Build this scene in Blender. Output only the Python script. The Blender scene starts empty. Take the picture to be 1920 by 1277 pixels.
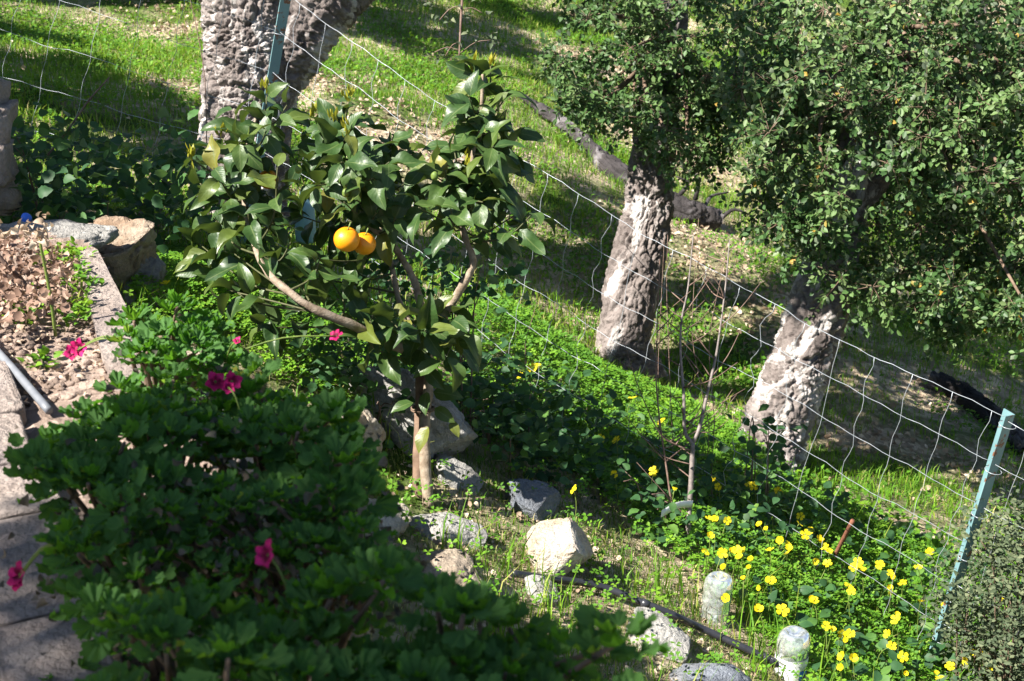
import bpy, math, random
import numpy as np
from mathutils import Matrix, Vector

# ------------------------------------------------------------------ camera, sky, sun, exposure
scene = bpy.context.scene
COL = scene.collection
PITCH = math.radians(22.0)
FPX = 2667.0                       # focal length in photo pixels (50 mm on 36 mm)
cam_d = bpy.data.cameras.new("camera")
cam_d.lens = 50.0; cam_d.sensor_width = 36.0; cam_d.clip_start = 0.05; cam_d.clip_end = 500
cam_d.dof.use_dof = True; cam_d.dof.focus_distance = 4.3; cam_d.dof.aperture_fstop = 9.0
cam = bpy.data.objects.new("camera", cam_d); COL.objects.link(cam)
cam.location = (0, 0, 0); cam.rotation_euler = (math.pi/2 - PITCH, 0, 0)
scene.camera = cam

SUN = np.array([-0.60, -0.32, 0.74]); SUN /= np.linalg.norm(SUN)
world = bpy.data.worlds.new("World"); scene.world = world; world.use_nodes = True
wn = world.node_tree
for n in list(wn.nodes): wn.nodes.remove(n)
sky = wn.nodes.new("ShaderNodeTexSky"); sky.sky_type = 'NISHITA'; sky.sun_disc = False
sky.sun_elevation = math.asin(SUN[2]); sky.sun_rotation = math.atan2(SUN[0], SUN[1])
sky.altitude = 300; sky.air_density = 1.0; sky.dust_density = 0.6; sky.ozone_density = 1.5
bgn = wn.nodes.new("ShaderNodeBackground"); bgn.inputs[1].default_value = 0.05
wo = wn.nodes.new("ShaderNodeOutputWorld")
wn.links.new(sky.outputs[0], bgn.inputs[0]); wn.links.new(bgn.outputs[0], wo.inputs[0])

sun_d = bpy.data.lights.new("sun", 'SUN'); sun_d.energy = 5.0; sun_d.angle = math.radians(0.53)
sun_d.color = (1.0, 0.95, 0.86)
sun_o = bpy.data.objects.new("sun", sun_d); COL.objects.link(sun_o)
sun_o.rotation_euler = Vector(SUN).to_track_quat('Z', 'Y').to_euler()
sun_o.location = (-8, -4, 9)
vs = scene.view_settings
vs.view_transform = 'Standard'; vs.look = 'None'; vs.exposure = 1.6; vs.gamma = 1.0
vs.use_curve_mapping = False
scene.cycles.max_bounces = 6; scene.cycles.transparent_max_bounces = 12
scene.cycles.diffuse_bounces = 3; scene.cycles.glossy_bounces = 2; scene.cycles.transmission_bounces = 4
scene.cycles.caustics_reflective = False; scene.cycles.caustics_refractive = False
scene.cycles.use_denoising = True

rng = np.random.default_rng(7)
random.seed(7)

# ------------------------------------------------------------------ space helpers
cP, sP = math.cos(PITCH), math.sin(PITCH)
R_ = np.array([1.0, 0, 0]); U_ = np.array([0, sP, cP]); F_ = np.array([0, cP, -sP])
def ray(u, v):
    return (u-960.0)/FPX*R_ + (638.5-v)/FPX*U_ + F_
def P(u, v, d):
    """point of the place at view depth d (metres) on the line of sight of a photo pixel"""
    return d*ray(u, v)
def on_z(u, v, z):
    r = ray(u, v); return r*(z/r[2])
def proj(p):
    p = np.atleast_2d(p)
    d = p @ F_; d = np.where(np.abs(d) < 1e-6, 1e-6, d)
    return np.stack([960+FPX*(p@R_)/d, 638.5-FPX*(p@U_)/d, d], 1)
def nrm(a):
    a = np.asarray(a, float); return a/np.maximum(np.linalg.norm(a, axis=-1, keepdims=True), 1e-9)
def in_poly(u, v, poly):
    u = np.asarray(u); v = np.asarray(v); c = np.zeros(u.shape, bool); n = len(poly); j = n-1
    for i in range(n):
        xi, yi = poly[i]; xj, yj = poly[j]
        if yi != yj:
            c ^= ((yi > v) != (yj > v)) & (u < (xj-xi)*(v-yi)/(yj-yi)+xi)
        j = i
    return c
def rand_in_poly(poly, n):
    a = np.array(poly, float); lo, hi = a.min(0), a.max(0); out = []
    while len(out) < n:
        q = lo+(hi-lo)*rng.random((n*3, 2))
        out += list(q[in_poly(q[:, 0], q[:, 1], poly)])
    return np.array(out[:n])
def rdir(n): return nrm(rng.normal(size=(n, 3)))

# value noise
def _h(ix, iy, iz, s):
    with np.errstate(over='ignore'):
        n = (ix.astype(np.uint32)*np.uint32(374761393) + iy.astype(np.uint32)*np.uint32(668265263)
             + iz.astype(np.uint32)*np.uint32(2246822519) + np.uint32(s*977+13)*np.uint32(3266489917))
        n = (n ^ (n >> np.uint32(13)))*np.uint32(1274126177); n = n ^ (n >> np.uint32(16))
    return n.astype(np.float64)/4294967295.0*2-1
def vnoise(p, s=0):
    p = np.asarray(p, float); i = np.floor(p).astype(np.int64); f = p-i; w = f*f*f*(f*(f*6-15)+10)
    r = 0
    for a in (0, 1):
        for b in (0, 1):
            for c in (0, 1):
                k = _h(i[:, 0]+a, i[:, 1]+b, i[:, 2]+c, s)
                r = r + k*np.where(a, w[:, 0], 1-w[:, 0])*np.where(b, w[:, 1], 1-w[:, 1])*np.where(c, w[:, 2], 1-w[:, 2])
    return r
def fbm(p, o=4, s=0):
    p = np.asarray(p, float); a = 1.0; r = 0; t = 0
    for k in range(o):
        r = r+a*vnoise(p, s+k); t += a; a *= .5; p = p*2.03+11.7
    return r/t
def cells(p, s=0):
    """distance to the nearest and second nearest feature point"""
    p = np.asarray(p, float); i = np.floor(p).astype(np.int64)
    d1 = np.full(len(p), 9.0); d2 = np.full(len(p), 9.0)
    for a in (-1, 0, 1):
        for b in (-1, 0, 1):
            for c in (-1, 0, 1):
                j = i+np.array([a, b, c])
                q = j+.5+.48*np.stack([_h(j[:, 0], j[:, 1], j[:, 2], s+k) for k in (1, 2, 3)], 1)
                d = np.linalg.norm(p-q, axis=1)
                d2 = np.where(d < d1, d1, np.minimum(d2, d)); d1 = np.minimum(d1, d)
    return d1, d2

# ------------------------------------------------------------------ mesh helpers
class Geo:
    def __init__(s): s.v = []; s.t = []; s.q = []; s.r = []; s.uv = []; s.n = 0
    def add(s, V, t=None, q=None, r=0.0, uv=None):
        V = np.asarray(V, float).reshape(-1, 3); k = len(V)
        s.v.append(V)
        if t is not None and len(t): s.t.append(np.asarray(t).reshape(-1, 3)+s.n)
        if q is not None and len(q): s.q.append(np.asarray(q).reshape(-1, 4)+s.n)
        s.r.append(np.broadcast_to(np.asarray(r, float), (k,)))
        s.uv.append(np.zeros((k, 3)) if uv is None else uv)
        s.n += k
    def mesh(s, name, mat=None, base=None, smooth=True):
        me = bpy.data.meshes.new(name)
        V = np.concatenate(s.v)
        if base is not None: V = V-np.asarray(base)
        T = np.concatenate(s.t) if s.t else np.zeros((0, 3), int)
        Q = np.concatenate(s.q) if s.q else np.zeros((0, 4), int)
        me.vertices.add(len(V)); me.vertices.foreach_set("co", V.astype(np.float32).ravel())
        nl = T.size+Q.size; me.loops.add(nl)
        me.loops.foreach_set("vertex_index", np.concatenate([T.ravel(), Q.ravel()]).astype(np.int32))
        me.polygons.add(len(T)+len(Q))
        me.polygons.foreach_set("loop_start", np.concatenate([np.arange(len(T))*3, T.size+np.arange(len(Q))*4]).astype(np.int32))
        me.polygons.foreach_set("use_smooth", np.full(len(T)+len(Q), smooth, bool))
        a = me.attributes.new("rnd", 'FLOAT', 'POINT'); a.data.foreach_set("value", np.concatenate(s.r).astype(np.float32))
        a = me.attributes.new("luv", 'FLOAT_VECTOR', 'POINT'); a.data.foreach_set("vector", np.concatenate(s.uv).astype(np.float32).ravel())
        me.update(calc_edges=True)
        if mat: me.materials.append(mat)
        return me
    def build(s, name, mat, parent=None, base=None, smooth=True, kind=None):
        b = base if base is not None else (np.array(parent.location) if parent is not None else np.zeros(3))
        o = bpy.data.objects.new(name, s.mesh(name, mat, b, smooth)); COL.objects.link(o)
        if parent is not None: o.parent = parent
        else: o.location = b
        if kind: o["kind"] = kind
        return o

def tube_arrays(pts, rad, n=6, cap=True):
    pts = np.asarray(pts, float); m = len(pts)
    rad = np.broadcast_to(np.asarray(rad, float), (m,))
    tg = nrm(np.gradient(pts, axis=0))
    ref = np.array([0, 0, 1.0]) if abs(tg[0, 2]) < .9 else np.array([1.0, 0, 0])
    x = nrm(np.cross(tg[0], ref)); V = []
    for i in range(m):
        x = nrm(x-tg[i]*np.dot(x, tg[i])); y = np.cross(tg[i], x)
        a = np.arange(n)/n*2*math.pi
        V.append(pts[i]+rad[i]*(np.cos(a)[:, None]*x+np.sin(a)[:, None]*y))
    V = np.concatenate(V); q = []; t = []
    i0 = (np.arange(m-1)*n)[:, None]; a = np.arange(n)[None]; b = (a+1) % n
    q = np.stack([i0+a, i0+b, i0+n+b, i0+n+a], -1).reshape(-1, 4)
    if cap:
        V = np.concatenate([V, pts[:1], pts[-1:]])
        k = np.arange(n); kb = (k+1) % n
        t = np.concatenate([np.stack([np.full(n, m*n), kb, k], 1), np.stack([np.full(n, m*n+1), (m-1)*n+k, (m-1)*n+kb], 1)])
    return V, t, q
def add_tube(g, pts, rad, n=6, r=0.0, cap=True):
    V, t, q = tube_arrays(pts, rad, n, cap); g.add(V, t, q, r)
def smooth_path(pts, n=24):
    """Catmull-Rom through the points"""
    p = np.asarray(pts, float)
    if len(p) < 3: return p[0]+(p[-1]-p[0])*np.linspace(0, 1, n)[:, None]
    q = np.concatenate([[2*p[0]-p[1]], p, [2*p[-1]-p[-2]]]); out = []
    ts = np.linspace(0, len(p)-1-1e-9, n)
    for t in ts:
        i = int(t); f = t-i; a, b, c, d = q[i], q[i+1], q[i+2], q[i+3]
        out.append(.5*((2*b)+(-a+c)*f+(2*a-5*b+4*c-d)*f*f+(-a+3*b-3*c+d)*f**3))
    return np.array(out)
def box_arrays(c, hx, hy, hz, rot=0.0):
    s = np.array([[x, y, z] for x in (-1, 1) for y in (-1, 1) for z in (-1, 1)], float)*[hx, hy, hz]
    ca, sa = math.cos(rot), math.sin(rot)
    s = np.stack([s[:, 0]*ca-s[:, 1]*sa, s[:, 0]*sa+s[:, 1]*ca, s[:, 2]], 1)+c
    q = [[0, 1, 3, 2], [4, 6, 7, 5], [0, 4, 5, 1], [2, 3, 7, 6], [0, 2, 6, 4], [1, 5, 7, 3]]
    return s, q

def leaf_template(w=.5, rows=8, cols=4, fold=.25, curl=.6, wave=0.0, tip=1.3, notch=0.0, teeth=0.0, seed=0):
    """leaf of unit length along +Y, normal +Z; returns verts, tris, (u,v)"""
    V = []; UV = []
    s = np.linspace(0, 1, rows+1); y = 0; z = 0; px, pz = [], []
    for i in range(rows+1):
        px.append(y); pz.append(z); a = curl*(s[i]-.15); y += math.cos(a)/rows; z -= math.sin(a)/rows
    for i, t in enumerate(s):
        ww = w*.5*(math.sin(math.pi*min(1, t**.85))**.75 if 0 < t < 1 else 0)*(1-.35*t**tip)*1.15
        if teeth and 0 < i < rows: ww *= 1+teeth*(1 if i % 2 else -1)
        for j in range(cols+1):
            x = -1+2*j/cols
            zz = pz[i]+abs(x)*ww*fold+wave*ww*math.sin(t*9+seed+(2 if x > 0 else 0))*abs(x)
            V.append([x*ww, px[i]-notch*(0 if abs(x) > .5 else .1*t**6), zz]); UV.append([x, t, 0])
    T = []
    for i in range(rows):
        for j in range(cols):
            a = i*(cols+1)+j; b = a+1; c = a+cols+1; d = c+1
            if i > 0: T.append([a, b, d])
            if i < rows-1: T.append([a, d, c])
            if i == 0: pass
    return np.array(V, float), np.array(T), np.array(UV, float)
def lobed_template(na=36, lobes=7, seed=0, size=1.0, cup=.18, pleat=.07):
    """rounded, lobed and toothed leaf, petiole at the origin"""
    r_ = np.random.default_rng(seed)
    th = np.linspace(-2.75, 2.75, na); c = np.array([0, .42, 0])
    lob = np.abs(np.cos(lobes*th/2*.98))**.6
    ro = .44*(.76+.24*lob)+.030*np.where(np.arange(na) % 2, 1, -1)+.02*r_.normal(size=na)
    ro *= 1+.12*np.cos(th)
    V = [np.array([0, .08, 0.0])]; UV = [[0, 0, 0]]; rings = (.38, .72, 1.0)
    ph = r_.random()*6
    for k, f in enumerate(rings):
        for i in range(na):
            rr = ro[i]*f if k == 2 else ro[i]*f*.96+.44*.04*f
            x = math.sin(th[i])*rr; y = .08+(.36 if abs(th[i]) < 3 else 0)*f*1.0+math.cos(th[i])*rr
            z = cup*f*f+pleat*f*math.cos(lobes*th[i]*.98)+.05*f*f*math.sin(2*th[i]+ph)+.03*f*f*r_.normal()
            V.append(np.array([x, y, z])); UV.append([th[i]/2.75, f, 0])
    T = []
    for i in range(na-1):
        T.append([0, 1+i+1, 1+i])
        for k in range(2):
            a = 1+k*na+i; b = a+1; c_ = a+na; d = c_+1
            T += [[a, b, d], [a, d, c_]]
    return np.array(V)*size, np.array(T)[:, ::-1], np.array(UV, float)

def frames(d, up):
    """rotation matrices (N,3,3) with columns X,Y(=d),Z(~up)"""
    y = nrm(d); x = np.cross(y, up); bad = np.linalg.norm(x, axis=1) < 1e-4
    x[bad] = np.cross(y[bad], np.array([.3, .8, .5])); x = nrm(x); z = np.cross(x, y)
    return np.stack([x, y, z], -1)
def scatter(g, tmpl, pos, d, up, sc, r=None):
    V, T, UV = tmpl; n = len(pos)
    if n == 0: return
    M = frames(np.asarray(d, float), np.broadcast_to(np.asarray(up, float), (n, 3)))
    sc = np.broadcast_to(np.asarray(sc, float), (n,))
    W = np.einsum('nij,kj->nki', M, V)*sc[:, None, None]+np.asarray(pos)[:, None]
    k = len(V); tt = (T[None]+(np.arange(n)*k)[:, None, None]).reshape(-1, 3)
    rr = rng.random(n) if r is None else r
    g.add(W.reshape(-1, 3), tt, None, np.repeat(rr, k), np.tile(UV, (n, 1)))
def leaf_objects(name, meshes, parent, pos, d, up, sc):
    n = len(pos); M = frames(np.asarray(d, float), np.broadcast_to(np.asarray(up, float), (n, 3)))
    sc = np.broadcast_to(np.asarray(sc, float), (n,)); base = np.array(parent.location); out = []
    for i in range(n):
        o = bpy.data.objects.new(name, meshes[i % len(meshes)])
        m = Matrix.Identity(4)
        for a in range(3):
            for b in range(3): m[a][b] = M[i, a, b]*sc[i]
            m[a][3] = pos[i][a]-base[a]
        o.parent = parent; o.matrix_basis = m; COL.objects.link(o); out.append(o)
    return out
def tmesh(name, tmpl, mat):
    g = Geo(); g.add(tmpl[0], tmpl[1], None, 0.0, tmpl[2]); return g.mesh(name, mat)

def tag(o, label=None, cat=None, group=None, kind=None):
    if label: o["label"] = label
    if cat: o["category"] = cat
    if group: o["group"] = group
    if kind: o["kind"] = kind
    return o
def empty(name, loc, label=None, cat=None, group=None):
    o = bpy.data.objects.new(name, None); COL.objects.link(o); o.location = tuple(float(a) for a in loc)
    o.empty_display_size = .1
    return tag(o, label, cat, group)

# ------------------------------------------------------------------ materials
def newmat(name, rough=.8, spec=.3):
    m = bpy.data.materials.new(name); m.use_nodes = True; nt = m.node_tree
    b = nt.nodes["Principled BSDF"]; b.inputs["Roughness"].default_value = rough
    b.inputs["Specular IOR Level"].default_value = spec
    return m, nt, b
def node(nt, t, **kw):
    n = nt.nodes.new(t)
    for k, v in kw.items():
        if k.startswith("i_"):
            key = k[2:]; key = int(key) if key.isdigit() else key
            n.inputs[key].default_value = v
        else: setattr(n, k, v)
    return n
def ramp(nt, fac, stops, interp='LINEAR'):
    r = nt.nodes.new("ShaderNodeValToRGB"); e = r.color_ramp.elements; r.color_ramp.interpolation = interp
    while len(e) < len(stops): e.new(.5)
    for k, (p, c) in enumerate(stops):
        e[k].position = p; e[k].color = (*c, 1) if len(c) == 3 else c
    nt.links.new(fac, r.inputs[0]); return r.outputs[0]
def noise(nt, scale, detail=4, rough=.55, vec=None, dist=0.0, obj=True):
    n = node(nt, "ShaderNodeTexNoise"); n.inputs["Scale"].default_value = scale; n.inputs["Detail"].default_value = detail
    n.inputs["Roughness"].default_value = rough; n.inputs["Distortion"].default_value = dist
    if vec is None:
        vec = node(nt, "ShaderNodeNewGeometry").outputs["Position"]
    nt.links.new(vec, n.inputs["Vector"]); return n.outputs[0]
def math_(nt, op, a, b=None, clamp=False):
    n = node(nt, "ShaderNodeMath", operation=op); n.use_clamp = clamp
    for k, x in enumerate((a, b)):
        if x is None: continue
        if isinstance(x, (int, float)): n.inputs[k].default_value = x
        else: nt.links.new(x, n.inputs[k])
    return n.outputs[0]
def mix(nt, fac, a, b, mode='MIX'):
    n = node(nt, "ShaderNodeMix", data_type='RGBA', blend_type=mode)
    for k, x in ((0, fac), (6, a), (7, b)):
        if isinstance(x, (int, float)): n.inputs[k].default_value = x
        elif isinstance(x, tuple): n.inputs[k].default_value = (*x, 1)
        else: nt.links.new(x, n.inputs[k])
    return n.outputs[2]
def bump(nt, b, h, strength=.4, dist=.01):
    n = node(nt, "ShaderNodeBump"); n.inputs["Strength"].default_value = strength; n.inputs["Distance"].default_value = dist
    nt.links.new(h, n.inputs["Height"]); nt.links.new(n.outputs[0], b.inputs["Normal"]); return n
def rnd_value(nt):
    a = node(nt, "ShaderNodeAttribute", attribute_name="rnd"); o = node(nt, "ShaderNodeObjectInfo")
    return math_(nt, 'FRACT', math_(nt, 'ADD', a.outputs["Fac"], o.outputs["Random"]))
def leaf_mat(name, stops, trans_col, trans=.3, rough=.4, spec=.5, back=None, vein=None, nscale=40, namt=.35):
    m, nt, b = newmat(name, rough, spec)
    rv = rnd_value(nt); c = ramp(nt, rv, stops)
    nz = noise(nt, nscale, 3); c = mix(nt, namt, c, ramp(nt, nz, [(.3, (.45, .5, .4)), (.7, (1.35, 1.3, 1.2))]), 'MULTIPLY')
    if vein:
        at = node(nt, "ShaderNodeAttribute", attribute_name="luv"); sp = node(nt, "ShaderNodeSeparateXYZ"); nt.links.new(at.outputs["Vector"], sp.inputs[0])
        ax = math_(nt, 'ABSOLUTE', sp.outputs[0])
        mid = math_(nt, 'LESS_THAN', ax, .07)
        sd = math_(nt, 'SINE', math_(nt, 'SUBTRACT', math_(nt, 'MULTIPLY', sp.outputs[1], 52.0), math_(nt, 'MULTIPLY', ax, 14.0)))
        sv = math_(nt, 'GREATER_THAN', sd, .93)
        vv = math_(nt, 'MAXIMUM', mid, math_(nt, 'MULTIPLY', sv, .22))
        c = mix(nt, math_(nt, 'MULTIPLY', vv, .55), c, vein)
        bump(nt, b, math_(nt, 'ADD', math_(nt, 'MULTIPLY', sd, .25), math_(nt, 'MULTIPLY', nz, 3.0)), .16, .002)
    if back:
        ge = node(nt, "ShaderNodeNewGeometry"); c = mix(nt, ge.outputs["Backfacing"], c, back)
    nt.links.new(c, b.inputs["Base Color"])
    rr_ = node(nt, "ShaderNodeMapRange"); rr_.inputs[3].default_value = rough*.8; rr_.inputs[4].default_value = min(1, rough*1.7)
    nt.links.new(noise(nt, nscale*.5, 4), rr_.inputs[0]); nt.links.new(rr_.outputs[0], b.inputs["Roughness"])
    tr = node(nt, "ShaderNodeBsdfTranslucent"); tc = mix(nt, .6, c, trans_col); nt.links.new(tc, tr.inputs[0])
    mx = node(nt, "ShaderNodeMixShader"); mx.inputs[0].default_value = trans
    nt.links.new(b.outputs[0], mx.inputs[1]); nt.links.new(tr.outputs[0], mx.inputs[2])
    nt.links.new(mx.outputs[0], nt.nodes["Material Output"].inputs[0]); return m
def simple_mat(name, c1, c2, scale=8, rough=.8, spec=.3, bstr=.3, bdist=.005, metal=0.0, detail=6):
    m, nt, b = newmat(name, rough, spec)
    nz = noise(nt, scale, detail); nt.links.new(ramp(nt, nz, [(.32, c1), (.68, c2)]), b.inputs["Base Color"])
    b.inputs["Metallic"].default_value = metal
    if bstr: bump(nt, b, noise(nt, scale*4, 6), bstr, bdist)
    return m
def rock_mat(name, base, pale, stain, sc=9, st=.5):
    m, nt, b = newmat(name, .85, .25)
    c = ramp(nt, noise(nt, sc, 8, .62, dist=.4), [(.3, base), (.62, pale)])
    c = mix(nt, math_(nt, 'MULTIPLY', ramp(nt, noise(nt, sc*.6, 5, .6, dist=1.0), [(.5, (0, 0, 0)), (.66, (1, 1, 1))]), st), c, stain)
    c = mix(nt, .5, c, ramp(nt, noise(nt, sc*16, 3), [(.3, (.6, .6, .6)), (.7, (1.25, 1.25, 1.25))]), 'MULTIPLY')
    nt.links.new(c, b.inputs["Base Color"])
    h = math_(nt, 'ADD', noise(nt, sc*3, 8, .65), math_(nt, 'MULTIPLY', noise(nt, sc*12, 5, .6), .35)); bump(nt, b, h, 1.0, .02); return m

M = {}
M['citrus'] = leaf_mat("citrus_leaf", [(0, (.024, .058, .016)), (.45, (.038, .08, .020)), (.82, (.055, .10, .022)), (.95, (.10, .13, .024)), (1, (.17, .16, .03))],
                       (.20, .30, .03), .16, .34, .4, (.065, .105, .035), (.13, .17, .06), 60, .3)
M['newleaf'] = leaf_mat("new_citrus_leaf", [(0, (.22, .24, .02)), (1, (.40, .36, .03))], (.5, .5, .05), .3, .4)
M['geranium'] = leaf_mat("geranium_leaf", [(0, (.05, .16, .014)), (.5, (.09, .24, .016)), (.85, (.14, .30, .02)), (.96, (.2, .34, .03)), (1, (.36, .34, .06))],
                         (.16, .42, .02), .34, .6, .18, (.07, .16, .04), None, 45, .35)
M['deadleaf'] = leaf_mat("dead_leaf", [(0, (.05, .055, .04)), (.5, (.085, .08, .065)), (1, (.14, .11, .085))], (.2, .15, .1), .15, .8, .2)
M['oak'] = leaf_mat("oak_leaf", [(0, (.032, .075, .022)), (.45, (.062, .13, .036)), (.8, (.105, .18, .055)), (.99, (.15, .20, .085)), (.996, (.35, .22, .03)), (1, (.3, .2, .03))],
                    (.16, .30, .05), .2, .42, .35, (.17, .21, .14), None, 6, .3)
M['bramble'] = leaf_mat("bramble_leaf", [(0, (.022, .062, .026)), (.6, (.035, .095, .034)), (.9, (.07, .16, .035)), (1, (.12, .22, .04))],
                        (.15, .32, .03), .22, .45, .28, (.10, .16, .09), None, 50, .3)
M['oxalis'] = leaf_mat("oxalis_leaf", [(0, (.05, .15, .014)), (.5, (.10, .25, .018)), (1, (.20, .36, .024))], (.32, .52, .03), .36, .5, .35, None, None, 9, .35)
M['grass'] = leaf_mat("grass_blade", [(0, (.075, .20, .012)), (.4, (.13, .29, .018)), (.78, (.21, .37, .022)), (.9, (.28, .33, .05)), (1, (.42, .36, .16))], (.36, .55, .03), .36, .5, .35, None, None, 2.2, .5)
M['dark_grass'] = leaf_mat("short_grass", [(0, (.05, .125, .016)), (.5, (.10, .19, .025)), (.8, (.2, .25, .05)), (1, (.45, .38, .2))], (.34, .45, .05), .3, .55, .3, None, None, 6, .4)
M['shrub'] = leaf_mat("grey_shrub_leaf", [(0, (.05, .075, .04)), (.6, (.09, .12, .065)), (1, (.16, .18, .10))], (.2, .25, .1), .2, .55, .3, (.14, .16, .11), None, 8, .3)
M['petal_y'] = leaf_mat("yellow_petal", [(0, (.85, .66, .01)), (1, (.92, .76, .03))], (.95, .8, .05), .35, .5, .2, None, None, 60, .08)
M['petal_m'] = leaf_mat("magenta_petal", [(0, (.42, .008, .10)), (1, (.62, .02, .20))], (.75, .03, .25), .35, .5, .2, None, None, 80, .4)
def eye(m, col):
    nt = m.node_tree; b = nt.nodes["Principled BSDF"]; src = b.inputs[0].links[0].from_socket
    at = node(nt, "ShaderNodeAttribute", attribute_name="luv"); sp = node(nt, "ShaderNodeSeparateXYZ"); nt.links.new(at.outputs["Vector"], sp.inputs[0])
    f = ramp(nt, sp.outputs[1], [(.25, (1, 1, 1)), (.55, (0, 0, 0))]); nt.links.new(mix(nt, f, src, col), b.inputs[0])
eye(M['petal_m'], (.10, .0, .02))
M['litter'] = leaf_mat("leaf_litter", [(0, (.22, .155, .11)), (.5, (.44, .33, .25)), (1, (.66, .55, .45))], (.5, .35, .2), .15, .8, .2, None, None, 30, .4)
M['pile'] = leaf_mat("withered_geranium_leaf", [(0, (.14, .085, .065)), (.5, (.28, .18, .14)), (1, (.46, .33, .27))], (.4, .25, .15), .15, .8, .2, None, None, 30, .4)
M['stem_g'] = simple_mat("green_stem", (.10, .16, .03), (.17, .22, .05), 30, .5)
M['twig_g'] = simple_mat("green_brown_twig", (.05, .06, .022), (.10, .10, .045), 30, .6)
M['stem_b'] = simple_mat("brown_twig", (.10, .065, .045), (.20, .14, .10), 40, .8)
M['stem_r'] = simple_mat("reddish_twig", (.11, .065, .05), (.22, .15, .12), 40, .7)
M['citrus_bark'] = simple_mat("citrus_bark", (.17, .125, .085), (.34, .275, .21), 45, .8, .3, .6, .004)
M['stake'] = simple_mat("weathered_stake", (.13, .085, .06), (.24, .16, .115), 25, .85, .2, .6, .004)
M['young_bark'] = simple_mat("young_bark", (.12, .10, .095), (.26, .22, .20), 40, .6, .4, .4, .003)
M['wire'] = simple_mat("galvanised_wire", (.30, .33, .37), (.48, .51, .55), 30, .4, .5, 0, 0, .3)
M['rust'] = simple_mat("rust", (.12, .045, .028), (.24, .10, .06), 60, .85, .3, .6, .003)
M['rock_white'] = rock_mat("pale_limestone", (.40, .33, .25), (.56, .51, .44), (.42, .27, .15), 8, .6)
M['rock_grey'] = rock_mat("grey_schist", (.23, .22, .21), (.40, .385, .36), (.28, .21, .14), 7, .35)
M['rock_blue'] = rock_mat("blue_grey_slate", (.11, .125, .15), (.22, .24, .28), (.3, .25, .2), 8, .2)
M['rock_tan'] = rock_mat("tan_stone", (.24, .18, .13), (.40, .33, .26), (.2, .10, .045), 6, .6)
M['wall_stone'] = rock_mat("wall_stone", (.24, .19, .165), (.37, .31, .275), (.20, .17, .18), 6, .4)
M['hose'] = simple_mat("black_hose", (.018, .019, .024), (.035, .036, .045), 30, .32, .5, .2, .002)
M['hose_grey'] = simple_mat("grey_pipe", (.12, .13, .15), (.20, .21, .23), 20, .5, .4, .2, .002)

def post_mat():
    m, nt, b = newmat("teal_paint", .45, .4)
    c = ramp(nt, noise(nt, 7, 5), [(.3, (.10, .20, .22)), (.7, (.17, .29, .31))])
    c = mix(nt, ramp(nt, noise(nt, 28, 6, .65), [(.57, (0, 0, 0)), (.62, (1, 1, 1))]), c, (.16, .07, .04)); nt.links.new(c, b.inputs[0])
    bump(nt, b, noise(nt, 90, 4), .2, .002); return m
M['post'] = post_mat()

def bark_mat():
    m, nt, b = newmat("cork_bark", .9, .2)
    at = node(nt, "ShaderNodeAttribute", attribute_name="luv"); v = at.outputs["Vector"]
    mp = node(nt, "ShaderNodeMapping"); mp.inputs["Scale"].default_value = (1, 1, .45); nt.links.new(v, mp.inputs[0])
    c = ramp(nt, noise(nt, 9, 7, .65, mp.outputs[0], .6), [(.3, (.12, .10, .095)), (.5, (.22, .19, .18)), (.7, (.34, .305, .295))])
    li = ramp(nt, noise(nt, 5.5, 6, .6, mp.outputs[0], 1.2), [(.53, (0, 0, 0)), (.58, (1, 1, 1))])
    c = mix(nt, math_(nt, 'MULTIPLY', li, .85), c, (.62, .585, .57))
    gr = ramp(nt, noise(nt, 30, 6, .7, v), [(.35, (.55, .52, .5)), (.7, (1.25, 1.22, 1.2))]); c = mix(nt, .6, c, gr, 'MULTIPLY')
    nt.links.new(c, b.inputs["Base Color"])
    h = math_(nt, 'ADD', noise(nt, 26, 8, .7, mp.outputs[0], .8), math_(nt, 'MULTIPLY', noise(nt, 80, 5, .6, v), .4)); bump(nt, b, h, 1.0, .018); return m
M['bark'] = bark_mat()
def charred_mat():
    m, nt, b = newmat("charred_log", .9, .2)
    c = ramp(nt, noise(nt, 1.9, 8, .68, dist=.8), [(.40, (.022, .02, .02)), (.55, (.06, .053, .055)), (.68, (.30, .28, .29))])
    nt.links.new(c, b.inputs[0]); bump(nt, b, noise(nt, 22, 8, .7), 1.0, .02); return m
M['charred'] = charred_mat()
def orange_mat():
    m, nt, b = newmat("orange_peel", .38, .5)
    at = node(nt, "ShaderNodeTexCoord")
    c = ramp(nt, noise(nt, 14, 3, vec=at.outputs["Object"]), [(.3, (.74, .23, .004)), (.7, (.84, .33, .008))])
    c = mix(nt, ramp(nt, noise(nt, 55, 2, vec=at.outputs["Object"]), [(.72, (0, 0, 0)), (.75, (1, 1, 1))]), c, (.25, .14, .02)); nt.links.new(c, b.inputs[0])
    bump(nt, b, noise(nt, 420, 2, vec=at.outputs["Object"]), .35, .0015)
    b.inputs["Subsurface Weight"].default_value = .08; b.inputs["Subsurface Radius"].default_value = (.01, .004, .001); b.inputs["Subsurface Scale"].default_value = .5
    return m
M['orange'] = orange_mat()
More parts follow.
